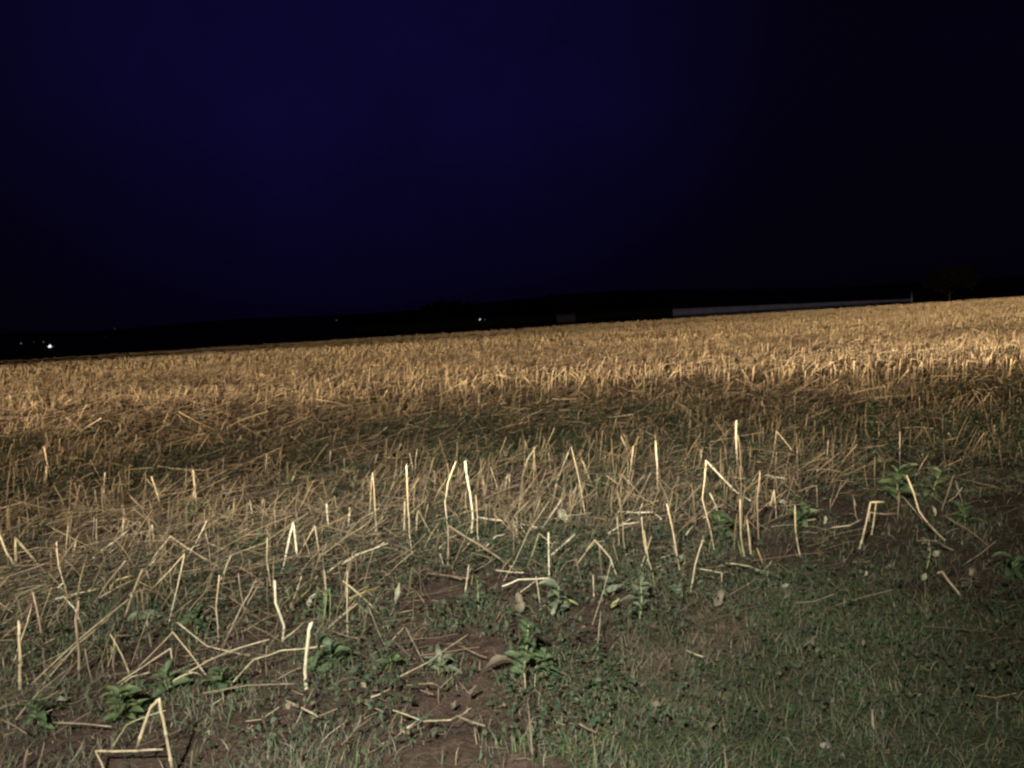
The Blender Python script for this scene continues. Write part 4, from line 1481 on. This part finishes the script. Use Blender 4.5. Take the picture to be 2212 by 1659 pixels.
def leaf_cloud(centres, radii, n, size, flat=0.8):
    k = rng.choice(len(centres), n, p=np.asarray(radii) ** 2 / np.sum(np.asarray(radii) ** 2))
    d = rng.normal(0, 1, (n, 3))
    d /= np.linalg.norm(d, axis=1, keepdims=True)
    r = np.asarray(radii)[k] * rng.random(n) ** 0.45
    P0 = np.asarray(centres)[k] + d * r[:, None] * np.array([1, 1, flat])
    a = rng.normal(0, 1, (n, 3))
    a /= np.linalg.norm(a, axis=1, keepdims=True)
    s = size * rng.uniform(0.5, 1.4, n)
    P = np.stack([P0, P0 + a * s[:, None] * 0.5, P0 + a * s[:, None]], 1)
    b = np.cross(a, rng.normal(0, 1, (n, 3)))
    b /= np.linalg.norm(b, axis=1, keepdims=True)
    return ribbons(P, s[:, None] * np.array([0.1, 0.36, 0.06])[None], b)


tx = at_depth(2050, 620, 112.0)
tz = float(height(tx[0], tx[1], False))
tl = np.array([tx[0], tx[1], tz])
e = empty('small_tree', tl)
tag(e, 'faint reddish tree beyond the field crest at the far right', 'tree')
top = at_depth(2052, 566, 112.0)[2]
mid = at_depth(2052, 610, 112.0)[2]
limbs = [[tl - np.array([0, 0, 0.3]), tl + np.array([0.1, 0, (mid - tz) * 0.6]), np.array([tx[0] + 0.15, tx[1], top - 1.0])]]
cs, rs = [], []
for k in range(13):
    a = random.uniform(0, 6.28)
    rr = random.uniform(0.6, 4.2)
    zz = mid + random.uniform(-0.2, 2.4) * (1 - rr / 5.5)
    c = np.array([tx[0] + 0.15 + math.cos(a) * rr, tx[1] + math.sin(a) * rr, zz])
    cs.append(c)
    rs.append(random.uniform(0.8, 1.6))
    fork = tl + np.array([0.1, 0, (mid - tz) * random.uniform(0.5, 0.9)])
    limbs.append([fork, (fork + c) / 2 + np.array([0, 0, 0.15]), c])
V, F = tubes(np.array(limbs), np.array([[0.22, 0.17, 0.05]] + [[0.08, 0.06, 0.02]] * 13), 6)
mesh_obj('trunk', V, F, BARK, parent=e, loc=tl)
V, F = leaf_cloud(cs, rs, 6000, 0.28)
mesh_obj('crown', V, F, CROWN, parent=e, loc=tl)

# dark wood behind the middle of the field
cs, rs = [], []
for px in np.arange(780, 1452, 9.0):
    topy = 676 - (px - 1106) * 0.056 - 20 + 9 * math.sin(px * 0.031) + random.uniform(-9, 9)
    if px < 900:
        topy += (900 - px) * 0.16
    c = at_depth(px, topy + 14, 420 + random.uniform(-24, 24))
    for dz in (0, 4.4, 8.4, 12.8, 17):
        cs.append(c - np.array([random.uniform(-2, 2), 0, dz]))
        rs.append(random.uniform(2.6, 4.0))
V, F = leaf_cloud(cs, rs, 34000, 1.8)
o = mesh_obj('distant_wood', V, F, WOODLEAF)
tag(o, 'dark distant wood on the skyline behind the middle of the field', 'wood', kind='stuff')

# faint pale barn in front of the wood
WALLM = principled('barn_wall', lambda n, p: n.put(p.inputs['Base Color'], n.ramp(n.noise(obj_coord(n), 0.8, 4), [(0.3, (0.035, 0.035, 0.055)), (0.7, (0.06, 0.06, 0.085))])), 0.8, 0.2)
ROOFM = principled('barn_roof', lambda n, p: n.put(p.inputs['Base Color'], n.ramp(n.noise(obj_coord(n), 1.5, 4), [(0.3, (0.05, 0.045, 0.05)), (0.7, (0.09, 0.08, 0.085))])), 0.8, 0.2)
ba, bb = at_depth(1202, 681.5, 300), at_depth(1243, 679.5, 300)
bz = float(height(ba[0], 300, False))
el = np.array([(ba[0] + bb[0]) / 2, 303.0, bz])
e = empty('barn', el)
tag(e, 'faint grey barn in front of the dark distant wood', 'barn')
x0, x1, y0, y1, zt = ba[0], bb[0], 300.0, 308.0, ba[2]
V = [(x0, y0, bz - .3), (x1, y0, bz - .3), (x1, y1, bz - .3), (x0, y1, bz - .3), (x0, y0, zt), (x1, y0, zt), (x1, y1, zt), (x0, y1, zt),
     (x0, (y0 + y1) / 2, zt + 1.2), (x1, (y0 + y1) / 2, zt + 1.2)]
mesh_obj('wall', V, [np.array([(0, 1, 5, 4), (1, 2, 6, 5), (2, 3, 7, 6), (3, 0, 4, 7)]), np.array([(4, 8, 7), (5, 6, 9)])], WALLM, parent=e, loc=el, smooth=False)
V = []
for x in (x0 - .25, x1 + .25):
    for dz in (0.01, 0.16):
        V += [(x, y0 - .3, zt - 0.14 + dz), (x, (y0 + y1) / 2, zt + 1.2 + dz), (x, y1 + .3, zt - 0.14 + dz)]
F = np.array([(3, 9, 10, 4), (4, 10, 11, 5), (0, 1, 7, 6), (1, 2, 8, 7), (0, 6, 9, 3), (2, 5, 11, 8), (0, 3, 4, 1), (1, 4, 5, 2), (6, 7, 10, 9), (7, 8, 11, 10)])
mesh_obj('roof', V, F, ROOFM, parent=e, loc=el, smooth=False)


# distant lamps in the valley
def glow_mat(name, col, s):
    m = bpy.data.materials.new(name)
    m.use_nodes = True
    n = NT(m.node_tree)
    em = n.n('ShaderNodeEmission')
    em.inputs[0].default_value = (*col, 1)
    em.inputs[1].default_value = s
    n.t.links.new(em.outputs[0], n.n('ShaderNodeOutputMaterial').inputs[0])
    m.cycles.emission_sampling = 'NONE'
    return m


POLE = principled('lamp_pole', lambda n, p: n.put(p.inputs['Base Color'], n.ramp(n.noise(obj_coord(n), 4, 3), [(0.3, (0.06, 0.06, 0.07)), (0.7, (0.11, 0.11, 0.12))])), 0.5, 0.4)


def lens(c, rx, rz):
    n1, n2 = 12, 8
    V = []
    for i in range(n2):
        th = math.pi * (i + 0.05) / (n2 - 0.9)
        for j in range(n1):
            a = j / n1 * 2 * math.pi
            V.append(c + np.array([rx * math.sin(th) * math.cos(a), rx * 0.6 * math.sin(th) * math.sin(a), rz * math.cos(th)]))
    idx = np.arange(n1 * n2).reshape(n2, n1)
    q = np.stack([idx[:-1], np.roll(idx[:-1], -1, 1), np.roll(idx[1:], -1, 1), idx[1:]], -1).reshape(-1, 4)
    return V, [q, idx[0][None], idx[-1][None, ::-1]]


LAMPS = [  # px, py, depth, [(dx, dy, rx, rz) heads in px], colour, strength, label
 (107.5, 748.8, 160, [(0, 0, 4.6, 2.4), (0.5, -2.4, 2.4, 2.0)], (1, 0.97, 1.0), 2.2, 'brightest white twin lamp beyond the field edge at the far left'),
 (114.5, 748.6, 162, [(0, 0, 2.6, 2.0)], (0.9, 0.9, 1.0), 0.10, 'dim lamp just right of the brightest white twin lamp'),
 (45.4, 741.5, 170, [(0, 0, 2.0, 1.6)], (0.9, 0.85, 0.8), 0.42, 'leftmost faint white lamp in the dark valley'),
 (73.0, 739.0, 175, [(0, 0, 1.3, 1.2)], (0.8, 0.85, 0.95), 0.10, 'very faint lamp between leftmost lamp and reddish lamp'),
 (94.0, 739.0, 168, [(0, 0, 2.2, 1.8)], (1.0, 0.72, 0.65), 0.20, 'faint reddish lamp above the brightest white twin lamp'),
 (248.0, 710.0, 185, [(0, 0, 0.9, 1.7)], (0.8, 0.8, 0.95), 0.16, 'tall faint lamp alone in the dark at left'),
 (228.5, 728.0, 180, [(0, 0, 1.0, 1.0)], (0.8, 0.8, 0.95), 0.06, 'barely visible lamp left below the tall faint lamp'),
 (727.0, 692.0, 185, [(0, 0, 2.0, 1.2)], (0.8, 0.85, 0.95), 0.20, 'faint lamp between the left lamps and the middle pair'),
 (1036.7, 690.0, 165, [(-0.8, 0.9, 1.4, 1.1), (0.6, -0.9, 1.1, 1.7)], (1, 0.97, 1.0), 1.6, 'bright white lamp near the middle of the skyline'),
 (1047.0, 690.2, 165, [(0, 0, 1.4, 1.5)], (0.85, 0.9, 0.95), 0.22, 'dimmer lamp right of the bright middle lamp'),
 (1027.5, 690.5, 165, [(0, 0, 1.3, 1.0)], (0.7, 0.75, 0.95), 0.05, 'barely visible lamp left of the bright middle lamp'),
]
for px, py, dep, heads, colr, st, label in LAMPS:
    dep *= 2.3
    st *= 0.6 if st > 1 else 0.4
    c = at_depth(px, py, dep)
    gz = float(height(c[0], c[1], False))
    base = np.array([c[0], c[1], gz])
    e = empty('street_lamp', base)
    tag(e, label, 'lamp', 'far lamps beyond the field')
    V, F = tubes(np.array([[(c[0], c[1] + .2, gz - .2), (c[0], c[1] + .2, (gz + c[2]) / 2), (c[0], c[1] + .2, c[2] + 0.05)]]), np.array([[0.09, 0.075, 0.06]]), 7)
    mesh_obj('pole', V, F, POLE, parent=e, loc=base)
    gm = glow_mat('lamp_glow', colr, st)
    for dx, dy, rx, rz in heads:
        s = dep / FPX * 0.82
        V, F = lens(at_depth(px + dx, py + dy, dep), rx * s, rz * s)
        mesh_obj('lamp_head', V, F, gm, parent=e, loc=base)
